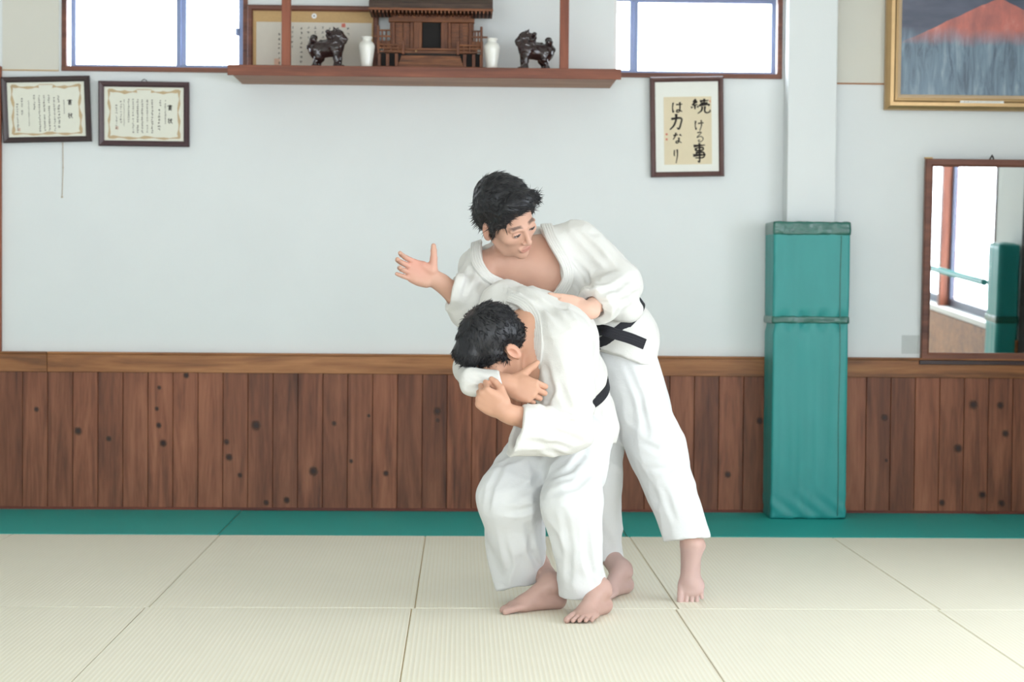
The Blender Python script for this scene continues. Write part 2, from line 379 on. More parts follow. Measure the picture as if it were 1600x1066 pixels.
# ================================================================== PADDED PILLAR
def vnoise1(x, y):                                  # smooth value noise, -0.5 .. 0.5
    xi, yi = math.floor(x), math.floor(y); fx, fy = x-xi, y-yi; fx = fx*fx*(3-2*fx); fy = fy*fy*(3-2*fy)
    h = lambda i, j: (math.sin(i*127.1+j*311.7)*43758.5453) % 1.0
    return (h(xi, yi)*(1-fx)+h(xi+1, yi)*fx)*(1-fy)+(h(xi, yi+1)*(1-fx)+h(xi+1, yi+1)*fx)*fy-0.5
def soft_box(x0, x1, y0, y1, z0, z1, nx, ny, nz, fn, bev):
    """closed box shell on a grid with rounded vertical edges; fn(p, n) -> outward offset"""
    vs_, idx, fs = [], {}, []
    def vert(i, j, k):
        if (i, j, k) in idx: return idx[(i, j, k)]
        p = np.array([x0+(x1-x0)*i/nx, y0+(y1-y0)*j/ny, z0+(z1-z0)*k/nz])
        c = np.array([min(max(p[0], x0+bev), x1-bev), min(max(p[1], y0+bev), y1-bev), min(max(p[2], z0+bev), z1-bev)])
        d = p-c; L = np.linalg.norm(d); n_ = d/L if L > 1e-9 else np.array([0, 0, 1.0])
        q = c+n_*(bev+fn(p, n_)); idx[(i, j, k)] = len(vs_); vs_.append(q); return idx[(i, j, k)]
    for (A, B, C, fix, flip) in ((0, 2, 1, 0, 0), (0, 2, 1, ny, 1), (1, 2, 0, 0, 1), (1, 2, 0, nx, 0), (0, 1, 2, 0, 1), (0, 1, 2, nz, 0)):
        N = (nx, ny, nz)
        for a in range(N[A]):
            for b in range(N[B]):
                q = []
                for da, db in ((0, 0), (1, 0), (1, 1), (0, 1)):
                    t_ = [0, 0, 0]; t_[A] = a+da; t_[B] = b+db; t_[C] = fix; q.append(vert(*t_))
                fs.append(q[::-1] if flip else q)
    me = bpy.data.meshes.new('soft'); me.from_pydata([tuple(v) for v in vs_], [], fs); me.update(); return me
def wr(p, n, s):
    x, z = p[0]+p[1]*1.3, p[2]
    a = vnoise1(x*21+s*7, z*1.6)*0.0050+vnoise1(x*48+s*3, z*3.0+5)*0.0026+vnoise1(x*9+s, z*7+x*6)*0.0030
    return a
PF = -0.305
px0, px1 = W(1206.5, 600, PF)[0], W(1325.5, 600, PF)[0]
pz = [0.002, W(1265, 505, PF)[2], W(1265, 496, PF)[2], W(1265, 346, PF)[2]]
pe = empty('padded_pillar_guard', ((px0+px1)/2, PF/2, 0)); tag(pe, 'tall green vinyl pad wrapped around the white pillar', 'pad')
def shift(me, d):
    for v_ in me.vertices: v_.co -= Vector(d)
    return me
bot = lambda p, n, s: wr(p, n, s)+0.006*math.exp(-((p[2]-0.05)/0.07)**2)*math.sin(55*p[0]+p[2]*60)*0.5+0.012*math.exp(-((p[2]-1.0)/0.02)**2)*0-0.012*math.exp(-((p[2]-pz[1])/0.035)**2)*(0.5+0.5*math.sin(70*p[0]))
o = link('lower_pad', shift(soft_box(px0, px1, PF, -0.03, pz[0], pz[1]+0.01, 40, 14, 90, lambda p, n: bot(p, n, 0.3), 0.012), pe.location), M['pad'], pe, smooth=True)
up = lambda p, n, s: wr(p, n, s)*0.8-0.010*math.exp(-((p[2]-pz[2])/0.03)**2)*(0.5+0.5*math.sin(60*p[0]))
o = link('upper_pad', shift(soft_box(px0-0.001, px1+0.002, PF, -0.03, pz[2]-0.01, pz[3]-0.006, 40, 14, 50, lambda p, n: up(p, n, 1.20), 0.012), pe.location), M['pad'], pe, smooth=True)
zt0 = W(1265, 368, PF)[2]
o = link('tape_band', shift(soft_box(px0-0.004, px1+0.005, PF-0.004, -0.028, zt0, pz[3], 40, 14, 8, lambda p, n: 0.006*vnoise1(p[0]*40, p[2]*30), 0.010), pe.location), M['tape'], pe, smooth=True)
o = link('tape_band', shift(soft_box(px0-0.003, px1+0.004, PF-0.003, -0.028, W(1265, 506, PF)[2], W(1265, 494, PF)[2], 40, 14, 6, lambda p, n: 0.006*vnoise1(p[0]*36+9, p[2]*40), 0.008), pe.location), M['tape'], pe, smooth=True)
xs = W(1311, 600, PF)[0]
sm = MB().tube([(xs+0.002*math.sin(z*9)-pe.location.x, PF-0.003-pe.location.y, z) for z in np.linspace(0.02, zt0, 40)], 0.0022, 6).build('seam', M['tape'], pe)
# second padded post on the right wall (seen in the mirror)
pe2 = empty('padded_pillar_guard', (XR-0.08, -2.36, 0)); tag(pe2, 'green padded post by the side windows, seen in the mirror', 'pad')
link('lower_pad', soft_box(-0.07, 0.075, -0.13, 0.13, 0.002, 0.85, 8, 16, 40, lambda p, n: wr(p, n, 2.0), 0.02), M['pad'], pe2, smooth=True)
link('upper_pad', soft_box(-0.07, 0.075, -0.13, 0.13, 0.85, 1.36, 8, 16, 24, lambda p, n: wr(p, n, 3.0), 0.02), M['pad'], pe2, smooth=True)
link('tape_band', soft_box(-0.075, 0.076, -0.135, 0.135, 0.83, 0.88, 8, 16, 5, lambda p, n: 0.0, 0.006), M['tape'], pe2, smooth=True)

# ================================================================== WRITING HELPERS
def brush(b, pts, ws, y):                           # ink stroke as a flat polygon strip, points in x,z
    pts = [np.array(p, float) for p in pts]
    fine, fw = [], []
    n = len(pts)
    for i in range(n-1):
        p0, p1, p2, p3 = pts[max(i-1, 0)], pts[i], pts[i+1], pts[min(i+2, n-1)]
        for s in np.linspace(0, 1, 6, endpoint=False):
            fine.append(0.5*((2*p1)+(-p0+p2)*s+(2*p0-5*p1+4*p2-p3)*s*s+(-p0+3*p1-3*p2+p3)*s**3)); fw.append(ws[i]+(ws[i+1]-ws[i])*s)
    fine.append(pts[-1]); fw.append(ws[-1])
    L, R = [], []
    for i, q in enumerate(fine):
        t_ = fine[min(i+1, len(fine)-1)]-fine[max(i-1, 0)]; t_ = t_/(np.linalg.norm(t_)+1e-9); nn = np.array([-t_[1], t_[0]])
        L.append(b.bm.verts.new((q[0]+nn[0]*fw[i], y, q[1]+nn[1]*fw[i]))); R.append(b.bm.verts.new((q[0]-nn[0]*fw[i], y, q[1]-nn[1]*fw[i])))
    for i in range(len(fine)-1): b.bm.faces.new((L[i], L[i+1], R[i+1], R[i]))
GL = {  # brush strokes on a unit square, x right, z down
 'zoku': [[(.28, .02), (.16, .18), (.30, .20)], [(.34, .14), (.10, .36), (.36, .34)], [(.22, .34), (.23, .62)], [(.08, .46), (.05, .56)], [(.34, .44), (.40, .52)],
          [(.48, .14), (.92, .10)], [(.70, .0), (.70, .26)], [(.52, .27), (.88, .24)], [(.46, .38), (.44, .46)], [(.46, .38), (.94, .34), (.90, .44)], [(.60, .46), (.56, .70), (.36, .88)], [(.74, .44), (.72, .74), (.82, .84), (.98, .78), (.98, .66)]],
 'ke': [[(.22, .12), (.18, .5), (.24, .82), (.30, .7)], [(.42, .34), (.92, .28)], [(.70, .06), (.72, .5), (.56, .94)]],
 'ru': [[(.30, .10), (.66, .08), (.26, .50), (.60, .42), (.80, .60), (.66, .86), (.42, .88), (.40, .74), (.56, .76)]],
 'ji': [[(.10, .14), (.92, .10)], [(.28, .24), (.28, .36), (.74, .34), (.74, .22), (.28, .24)], [(.24, .48), (.80, .46), (.80, .70), (.22, .72)], [(.06, .60), (.96, .57)], [(.52, .0), (.53, .5), (.52, .92), (.40, .86)]],
 'ha': [[(.20, .12), (.14, .5), (.18, .86), (.26, .74)], [(.42, .28), (.92, .24)], [(.72, .08), (.72, .6), (.64, .84), (.46, .84), (.50, .70), (.70, .72), (.90, .84)]],
 'chikara': [[(.16, .30), (.86, .26), (.84, .60), (.70, .90), (.56, .82)], [(.52, .0), (.50, .36), (.34, .70), (.06, .94)]],
 'na': [[(.14, .28), (.54, .22)], [(.38, .06), (.30, .34), (.12, .60)], [(.68, .20), (.86, .32)], [(.62, .44), (.62, .74), (.48, .88), (.36, .80), (.52, .70), (.86, .86)]],
 'ri': [[(.28, .10), (.24, .40), (.32, .50)], [(.66, .06), (.70, .44), (.48, .96)]],
 'sho': [[(.5, .0), (.5, .12)], [(.3, .03), (.36, .12)], [(.7, .03), (.64, .12)], [(.12, .26), (.12, .16), (.88, .16), (.86, .26)], [(.34, .24), (.66, .24), (.66, .36), (.34, .36), (.34, .24)], [(.28, .44), (.28, .82)], [(.28, .44), (.74, .44), (.74, .82)], [(.28, .57), (.74, .57)], [(.28, .70), (.74, .70)], [(.28, .82), (.74, .82)], [(.4, .86), (.2, .98)], [(.62, .86), (.82, .98)]],
 'jo': [[(.1, .18), (.2, .36)], [(.28, .0), (.28, .98)], [(.06, .66), (.28, .54)], [(.42, .36), (.96, .33)], [(.68, .04), (.66, .5), (.40, .95)], [(.68, .42), (.80, .74), (.98, .95)], [(.82, .1), (.92, .22)]],
}
def glyph(b, key, x, z, wdt, hgt, y, th, jit=0.0):  # x,z = top left corner, z up
    for st in GL[key]:
        n = len(st); ws = [th*(1.25 if i == 0 else 0.85 if i < n-1 else 0.55)*random.uniform(.8, 1.2) for i in range(n)]
        brush(b, [(x+u*wdt+random.uniform(-jit, jit), z-v_*hgt+random.uniform(-jit, jit)) for u, v_ in st], ws, y)
def scribble(b, x, z, s, y, th):                    # small illegible character
    for _ in range(random.randint(3, 5)):
        if random.random() < .5:
            zz = z-random.uniform(.1, .95)*s; a, c_ = sorted((random.uniform(0, .5), random.uniform(.5, 1)))
            brush(b, [(x+a*s, zz), (x+c_*s, zz+random.uniform(-.1, .12)*s)], [th, th*.8], y)
        else:
            xx = x+random.uniform(.15, .85)*s; brush(b, [(xx, z-random.uniform(0, .3)*s), (xx+random.uniform(-.25, .25)*s, z-random.uniform(.6, 1)*s)], [th, th*.7], y)

def hung(name, tl, tr, br, bl, lean=0.03, Y=-0.012):
    """empty lying in the plane of a hung frame: origin at its bottom centre, x to the right, z up, leaning out at the top"""
    c = [W(p[0], p[1], Y) for p in (tl, tr, br, bl)]
    wd = (np.linalg.norm(c[1]-c[0])+np.linalg.norm(c[2]-c[3]))/2; hg = (np.linalg.norm(c[3]-c[0])+np.linalg.norm(c[2]-c[1]))/2
    ctr = (c[2]+c[3])/2; roll = math.atan2((c[1]-c[0])[2]+(c[2]-c[3])[2], (c[1]-c[0])[0]+(c[2]-c[3])[0])
    e = empty(name, (ctr[0], Y, ctr[2])); e.rotation_euler = (lean, -roll, 0)
    return e, wd, hg
def certificate(tl, tr, br, bl, fm, cols, label, wire):
    e, wd, hg = hung('framed_certificate', tl, tr, br, bl, 0.05, -0.016); tag(e, label, 'certificate', 'framed certificates on the wall')
    x0, x1 = -wd/2, wd/2; fw = 0.030
    MB().frame(x0, x1, 0, hg, fw, -0.018, 0.0, [(0, 0.004), (0, -0.014), (0.006, -0.020), (0.020, -0.017), (fw, -0.010), (fw, 0.004)]).build('frame', fm, e)
    MB().box(x0+0.01, x1-0.01, -0.002, 0.003, 0.01, hg-0.01).build('backing', M['hollow'], e)
    pa = MB().box(x0+fw-0.003, x1-fw+0.003, -0.005, -0.002, fw-0.003, hg-fw+0.003).build('sheet', M['paper'], e)
    # ornamental border, with the curled top of the scroll pattern
    b = MB(); i0, i1, j0, j1 = x0+fw+0.022, x1-fw-0.022, fw+0.016, hg-fw-0.016; y = -0.0056
    wv = lambda n, a: [a*(0.6+0.4*math.sin(i*1.9))*random.uniform(.75, 1.25) for i in range(n)]
    n = 15
    brush(b, [(i0+(i1-i0)*i/(n-1), j0+0.003*math.sin(i)) for i in range(n)], wv(n, .0085), y)
    for sx, q in ((1, i0), (-1, i1)):
        brush(b, [(q+sx*0.003*math.sin(i*1.3)+sx*0.006*math.sin(i/11*math.pi), j0+(j1-j0)*i/11) for i in range(12)], wv(12, .0085), y)
        brush(b, [(q+sx*(i1-i0)*0.40*i/7, j1-0.012*math.sin(i/7*2.6)) for i in range(8)], wv(8, .0100), y)
    brush(b, [(i0+(i1-i0)*(.40+.2*i/5), j1+0.003) for i in range(6)], [.002]*6, y)
    b.build('printed_border', M['ornament'], pa)
    b = MB(); y = -0.006
    X = lambda u: x0+wd*u; Z = lambda v_: hg*(1-v_)
    for key, vv in (('sho', .355), ('jo', .56)):
        b = MB(); glyph(b, key, X(cols['t'])-0.013, Z(vv), 0.027, 0.030, y, 0.0019); tag(b.build('title_character', M['ink'], pa), kind='stuff')
    b = MB()
    for u, v0, v1, s, th in cols['c']:
        v_ = v0
        while v_ < v1:
            scribble(b, X(u)-s/2, Z(v_), s, y, th); v_ += s*1.22/hg
            if random.random() < .06: v_ += s/hg
    tag(b.build('text_columns', M['ink_soft'], pa), kind='stuff')
    p_ = (X(cols['s'][0]), Z(cols['s'][1])); b = MB(); b.frame(p_[0]-.008, p_[0]+.008, p_[1]-.008, p_[1]+.008, .002, y, y+.0002)
    b.box(p_[0]-.004, p_[0]+.004, y, y+.0002, p_[1]-.005, p_[1]+.005).build('seal', M['seal_pale'], pa)
    if wire: MB().tube([(-.02, 0.012, hg-.01), (-.012, 0.006, hg+.006), (0, 0.005, hg+.014), (.012, 0.006, hg+.006), (.02, 0.012, hg-.01)], 0.0022, 6).build('hanging_wire', M['wire'], e)
    return e
sS, sT = .0095, .00105
certificate((3, 121), (141, 119), (144, 221), (6, 224), M['dark_frame'],
            {'t': .765, 'c': [(.70, .36, .55, sS*.8, sT*.8), (.64, .29, .40, .011, .0011), (.64, .43, .78, .013, .0012), (.59, .31, .82, sS, sT), (.53, .28, .82, sS, sT*1.2), (.475, .28, .82, sS, sT), (.42, .28, .82, sS, sT), (.365, .28, .50, sS, sT), (.30, .36, .74, sS*.7, sT*.6), (.225, .32, .58, .011, .0011), (.17, .40, .80, .011, .0010)], 's': (.18, .80)},
            'dark framed certificate at far left on the wall, its frame touching the brown post', False)
certificate((155, 127), (297, 129), (296, 230), (155, 228), M['plum_frame'],
            {'t': .785, 'c': [(.735, .28, .64, sS*.8, sT*.8), (.68, .27, .38, .011, .0011), (.665, .42, .76, .014, .0013), (.59, .27, .78, sS, sT*1.1), (.535, .27, .78, sS, sT), (.48, .27, .78, sS, sT*1.2), (.43, .27, .78, sS, sT*1.2), (.38, .27, .78, sS, sT), (.33, .27, .62, sS, sT), (.28, .28, .70, sS*.7, sT*.6), (.245, .30, .64, .011, .0012), (.195, .36, .74, .011, .0010)], 's': (.20, .72)},
            'plum framed certificate under the left window with a wire hook on top', True)

# calligraphy in a brown frame
e, wd, hg = hung('framed_calligraphy', (1015, 121.5), (1130, 119), (1131, 276), (1017, 277), 0.03, -0.02); tag(e, 'brown framed brush calligraphy in two columns under the right window', 'calligraphy')
fw = 0.028; x0 = -wd/2
MB().frame(x0, -x0, 0, hg, fw, -0.018, 0, [(0, 0.004), (0, -0.014), (0.007, -0.024), (0.018, -0.020), (fw, -0.010), (fw, 0.004)]).build('frame', M['brown_frame'], e)
MB().box(x0+.01, -x0-.01, -.002, .003, .01, hg-.01).build('backing', M['hollow'], e)
mo = MB().box(x0+fw-.003, -x0-fw+.003, -.006, -.002, fw-.003, hg-fw+.003).build('mount', M['mount'], e)
sx, sz = wd/115.5, hg/156.5                         # metres per photo pixel in the frame
cx = lambda px: (px-1015.5)*sx+x0; cz = lambda py: hg-(py-120)*sz
MB().box(cx(1037), cx(1112), -.0075, -.006, cz(257), cz(151.5)).build('washi_sheet', M['washi'], mo)
y = -0.0082
for key, x_, y_, w_, h_, th in (('zoku', 1079, 155, 31, 26, 1.5), ('ke', 1083, 187, 18, 19, 1.1), ('ru', 1084, 206, 18, 18, .75), ('ji', 1081, 224, 22, 32, 1.6),
                                ('ha', 1048, 158, 20, 20, 1.2), ('chikara', 1045, 178, 22, 26, 1.6), ('na', 1049, 206, 18, 20, 1.2), ('ri', 1050, 232, 11, 24, 1.0)):
    b = MB(); glyph(b, key, cx(x_), cz(y_), w_*sx, h_*sz, y, th*sx); tag(b.build('character', M['ink'], mo), kind='stuff')
b = MB()
for py in (208, 216): b.box(cx(1039.5), cx(1042.5), y-.0001, y+.0001, cz(py+3), cz(py))
tag(b.box(cx(1109), cx(1110.5), y-.0001, y+.0001, cz(161), cz(157)).build('red_seals', M['seal'], mo), kind='stuff')

# gold framed painting of a red mountain
e, wd, hg = hung('framed_painting', (1383, -110), (1722, -108), (1722, 176), (1381, 171.5), 0.02, -0.03); tag(e, 'gold framed painting of a red mountain at the upper right', 'painting')
e.rotation_euler[1] = 0.0
x0 = -wd/2; fw = 0.088
MB().frame(x0, -x0, 0, hg, fw, 0, 0, [(0, .02), (0, -.014), (.006, -.026), (.022, -.040), (.040, -.042), (.052, -.030), (.058, -.030), (.062, -.020), (.066, -.020), (.066, .02)]).build('frame', M['gold'], e)
MB().frame(x0+.066, -x0-.066, .066, hg-.066, .02, 0, 0, [(0, .0), (0, -.019), (.016, -.014), (.020, -.010), (.020, .0)]).build('slip', M['gold_in'], e)
t = NT('mountain_painting'); tc = t.n('TexCoord'); sp = t.n('SeparateXYZ'); t.l(tc.outputs['Object'], sp.inputs[0])
nz = t.noise(t.coords('Object', (1, 1, 1)), 5, 5); wob = t.math('MULTIPLY', t.math('SUBTRACT', nz, .5), .14)
zz = t.math('ADD', sp.outputs[2], wob); ax = t.math('ABSOLUTE', t.math('SUBTRACT', sp.outputs[0], 0.02))
pk = 0.78                                            # peak height of the mountain in the painting
sky = t.ramp(t.noise(t.coords('Object', (.6, 1, 2.2)), 5, 4), [(.3, rgb(66, 74, 94)), (.7, rgb(98, 100, 122))])
red = t.ramp(t.noise(t.coords('Object', (1, 1, .5)), 11, 5), [(.3, rgb(150, 92, 90)), (.6, rgb(206, 116, 104)), (.8, rgb(224, 160, 150))])
low = t.ramp(t.noise(t.coords('Object', (3, 1, .5)), 9, 4, .6, .6), [(.3, rgb(78, 92, 110)), (.55, rgb(118, 140, 158)), (.8, rgb(160, 176, 190))])
mtn = t.math('LESS_THAN', t.math('ADD', t.math('MULTIPLY', ax, .46), t.math('ADD', sp.outputs[2], t.math('MULTIPLY', wob, .25))), pk-.17)
c = t.mix(mtn, sky, red); lw = t.n('MapRange'); t.l(zz, lw.inputs[0]); lw.inputs[1].default_value = .45; lw.inputs[2].default_value = .35
c = t.mix(lw.outputs[0], c, low); t.base(c, .35, .5); t.b.inputs['Coat Weight'].default_value = 1.0; t.b.inputs['Coat Roughness'].default_value = 0.03
M['painting'] = t.m
MB().box(x0+.08, -x0-.08, -.012, .0, .08, hg-.08).build('canvas', M['painting'], e)
pa = W(1500, 159, -.07); pb = W(1568, 164, -.07)
lb = MB().box(pa[0]-e.location.x, pb[0]-e.location.x, -.0445, -.040, pa[2]-e.location.z-.006, pa[2]-e.location.z+.006).build('sticker', M['label'], e)
b = MB()
xx = pa[0]-e.location.x+.02
while xx < pb[0]-e.location.x-.02: scribble(b, xx, pa[2]-e.location.z+.004, .007, -.0447, .0006); xx += .010
tag(b.build('sticker_text', M['ink_soft'], lb), kind='stuff')

# mirror
e, wd, hg = hung('wall_mirror', (1441, 248), (1672, 252), (1672, 566), (1437, 561), 0.040, -0.022); tag(e, 'brown wood framed mirror hanging right of the green pad', 'mirror')
e.rotation_euler[1] = 0.0
x0 = -wd/2; fw = 0.042
MB().frame(x0, -x0, 0, hg, fw, 0, 0, [(0, .016), (0, -.016), (.004, -.022), (.030, -.022), (fw, -.012), (fw, .016)]).build('frame', M['trim'], e)
MB().box(x0+.02, -x0-.02, -.006, .0, .02, hg-.02).build('mirror_glass', M['mirror'], e)
MB().box(x0-.012, -x0+.012, -.030, .010, -.022, 0.0, .002).build('ledge', M['dark_frame'], e)
MB().box(x0-.004, x0+.035, -.02, .012, hg, hg+.008).build('corner_block', M['silk'], e)
hx = W(1545, 245, -.02)[0]-e.location.x
MB().tube([(hx-.012, -.005, hg-.004), (hx-.003, -.012, hg+.014), (hx, -.012, hg+.024), (hx+.005, -.012, hg+.014), (hx+.014, -.005, hg-.004)], .004, 6).build('hook', M['wire'], e)
a_, b_ = W(1409, 524), W(1436, 553)
tag(MB().box(a_[0], b_[0], -.0016, 0, b_[2], a_[2]-.0).build('wall_sticker', M['patch']), 'faint grey square patch on the wall beside the mirror', 'patch')
pts = [W(98, 222, -.006), W(98.5, 262, -.004), W(97, 308, -.003)]
s_ = MB().tube([tuple(p) for p in pts], .0022, 6); s_.tube([tuple(pts[2]+[0, 0, -.004]), tuple(pts[2]+[0, 0, .004])], .005, 8); s_.tube([tuple(pts[1]+[0, 0, -.003]), tuple(pts[1]+[0, 0, .003])], .004, 8)
tag(s_.build('hanging_string', M['string']), 'thin tan string hanging below the leftmost certificate', 'string')

# ================================================================== SHRINE SHELF
SD = -0.455
zu = W(374, 131.5)[2]; sl, sr = W(356, 108, SD)[0], W(970, 120, SD)[0]; ztop = W(500, 103.5, SD)[2]
e = empty('shrine_shelf', ((sl+sr)/2, 0, zu)); tag(e, 'long brown wooden wall shelf holding the shrine', 'shelf')
o_ = e.location
MB().box(sl-o_.x, sr-o_.x, SD, -.002, ztop-zu-.02, ztop-zu).box(sl-o_.x+.02, sr-o_.x-.02, SD+.03, -.002, 0, ztop-zu-.02).build('board', M['shelf_under'], e)
MB().box(sl-o_.x-.001, sr-o_.x+.001, SD-.012, SD, ztop-zu-.052, ztop-zu+.002, .002).build('front_lip', M['shelf'], e)
for px in (447.5, 881.5):
    x_ = W(px, 60, SD+.03)[0]-o_.x
    MB().box(x_-.023, x_+.023, SD+.004, SD+.05, ztop-zu, ZC-zu, .003).build('hanger_post', M['post'], e)

# framed document behind the left guardian figure
e, wd, hg = hung('framed_document', (386, 8), (590, 13), (592, 101), (386, 100), 0.0, -0.02)
e.rotation_euler[1] = 0.0; zlo = ztop+.001; e.location.z = zlo; hg = W(400, 8, -.02)[2]-zlo; tag(e, 'brown framed document with tan silk border leaning at the back of the shelf', 'document')
x0 = -wd/2; fw = .030
MB().frame(x0, -x0, 0, hg, fw, 0, 0, [(0, .012), (0, -.014), (.006, -.02), (.022, -.02), (fw, -.012), (fw, .012)]).build('frame', M['trim'], e)
sk = MB().box(x0+.02, -x0-.02, -.004, .0, .02, hg-.02).build('silk_mount', M['silk'], e)
cx = lambda px: (px-386)*wd/205+x0; cz = lambda py: hg-(py-10)*hg/92
MB().box(cx(400), cx(580), -.006, -.004, .03, cz(32)).build('sheet', M['paper_grey'], sk)
b = MB(); y = -.0066
for px, y0_, y1_ in ((436, 46, 88), (470, 38, 86), (481, 37, 64), (492, 37, 56), (503, 37, 56), (514, 38, 44), (527, 38, 42), (543, 38, 56), (456, 37, 65)):
    py = y0_
    while py < y1_: scribble(b, cx(px-2.2), cz(py), 4.6*wd/205, y, .0011); py += 6.3
tag(b.build('text_columns', M['ink'], sk), kind='stuff')
MB().box(cx(428), cx(437), y, y+.0003, cz(94), cz(80)).build('seal', M['seal_pale'], sk)
MB().box(cx(533), cx(539), y, y+.0003, cz(38), cz(33)).build('seal', M['seal'], sk)
me = MB().lathe([(.014, 0), (.014, .0008)], 20).mesh('crest'); me.transform(Matrix.Rotation(math.pi/2, 4, 'X')); o = link('crest', me, M['label'], sk, (cx(490), -.0045, cz(23.5)))
me = MB().lathe([(.004, 0), (.004, .0012)], 12).mesh('crest_centre'); me.transform(Matrix.Rotation(math.pi/2, 4, 'X')); link('crest_centre', me, M['plum_frame'], sk, (cx(490), -.0047, cz(23.5)))

# white vases
prof = [(.026, 0), (.028, .004), (.030, .03), (.036, .07), (.041, .105), (.042, .118), (.037, .132), (.025, .142), (.022, .147), (.026, .155), (.029, .160), (.028, .165), (.022, .165), (.018, .150), (.018, .12)]
vm = MB().lathe(prof, 40).mesh('vase'); vm.materials.append(M['ceramic'])
for px, lb in ((573, 'white ceramic vase at the left of the wooden shrine'), (768.5, 'white ceramic vase at the right of the wooden shrine')):
    p = W(px, 100, -.36); o = link('vase', vm, loc=(p[0], -.36, ztop+.001), smooth=True); tag(o, lb, 'vase', 'white vases on the shrine shelf')

# wooden shrine
SY = -.34; ps = 2822/(DW+SY)                         # px per metre at the shrine front
scx = W(673, 60, SY)[0]
e = empty('shrine', (scx, 0, ztop+.001)); tag(e, 'small brown wooden household shrine with steps and dark doorway', 'shrine')
sxp = lambda px: (px-673)/ps; szp = lambda py: max((103.5-(px_tilt(py)))/ps, 0)
px_tilt = lambda py: py
def SB(nm, m, x0, x1, y0, y1, pa, pb, bev=.0012, par=None):
    return MB().box(sxp(x0), sxp(x1), y0, y1, szp(pb), szp(pa), bev).build(nm, m, par or e)
SB('base', M['shrine'], 588, 758, -.34, -.08, 98, 103.5)
SB('platform', M['shrine'], 600, 746, -.27, -.08, 67, 76)
for x_ in (593, 606, 620, 726, 740, 752):
    SB('stilt', M['shrine_v'], x_-2.5, x_+2.5, -.325, -.31, 78, 98)
SB('under_wall', M['hollow'], 592, 754, -.29, -.08, 76, 98)  # solid fill, shade under the platform put into its colour
for i in range(6):
    y0 = -.345+i*.013
    SB('step', M['shrine'], 622+i*1.2, 724-i*1.2, y0, -.26, 99.5-(i+1)*4.0, 99.5-i*4.0+.6)
SB('landing', M['shrine'], 630, 716, -.285, -.22, 67.5, 70.5)
dm = MB().lathe([(.004, 0), (.005, .003), (.002, .006)], 12).mesh('stud'); dm.transform(Matrix.Rotation(math.pi/2, 4, 'X')); dm.materials.append(M['gold'])
link('stud', dm, parent=e, loc=(sxp(650), -.285, szp(72.5)))
for a_, b_ in ((590, 632), (714, 754)):              # railings
    for x_ in (a_+1.5, b_-1.5): SB('rail_post', M['shrine_v'], x_-2, x_+2, -.33, -.318, 58, 79)
    for py in (63, 68.5, 74): SB('rail_bar', M['shrine'], a_, b_, -.328, -.320, py, py+2.2)
    k = 4
    for i in range(1, k): SB('baluster', M['shrine_v'], a_+(b_-a_)*i/k-1.2, a_+(b_-a_)*i/k+1.2, -.327, -.321, 65, 76)
SB('back_wall', M['shrine'], 608, 740, -.20, -.09, 16, 67)
SB('doorway', M['hollow'], 659, 689, -.206, -.199, 20, 67)  # solid box, shade of the opening painted as near-black
for a_, b_ in ((611, 616), (640, 645), (645.5, 658.5), (688.5, 699), (699.5, 704), (732, 737)):
    wdp = b_-a_; SB('pillar', M['shrine_v'], a_, b_, -.225 if wdp > 7 else -.215, -.19, 17, 67)
for a_, b_ in ((617, 628), (629, 639), (705, 717), (718, 731)):
    d_ = SB('door_panel', M['shrine_v'], a_, b_, -.210, -.199, 25, 66)
    for py in (29, 34, 39, 44, 49, 54, 59, 63): SB('lattice_bar', M['shrine'], a_, b_, -.2125, -.209, py, py+1.3, 0, d_)
SB('lintel', M['shrine'], 606, 741, -.235, -.18, 18.5, 24.5)
SB('upper_beam', M['shrine_v'], 612, 736, -.23, -.10, 12.5, 18.5)
for sgn, x_ in ((-1, 590), (1, 752)):                # side galleries
    SB('gallery_post', M['shrine_v'], x_-2, x_+2, -.24, -.228, 31, 67)
    SB('gallery_bar', M['shrine'], (x_-7 if sgn < 0 else 736), (610 if sgn < 0 else x_+10), -.238, -.23, 46, 49)
    SB('gallery_bar', M['shrine'], min(x_, 673+sgn*64), max(x_, 673+sgn*64), -.238, -.23, 37, 39.5)
    SB('gallery_panel', M['shrine'], min(x_, 673+sgn*64), max(x_, 673+sgn*64), -.233, -.228, 54, 67)
    for q in (.33, .66):
        xm = x_+(673+sgn*64-x_)*q; SB('gallery_baluster', M['shrine_v'], xm-1.2, xm+1.2, -.237, -.231, 38, 66)
rf = MB().prismx([(-.36, szp(12.0)), (-.365, szp(2)), (-.20, szp(-34)), (-.09, szp(-6)), (-.09, szp(12))], sxp(577), sxp(769)).build('roof', M['thatch'], e)
MB().box(sxp(576), sxp(769.5), -.37, -.345, szp(12.5), szp(9.0), .001).build('eave_board', M['shrine'], rf)
for i in range(32):
    x_ = 580+i*6.0; MB().box(sxp(x_), sxp(x_+2.2), -.362, -.18, szp(16.0), szp(12.4)).build('rafter', M['shrine_v'], rf)

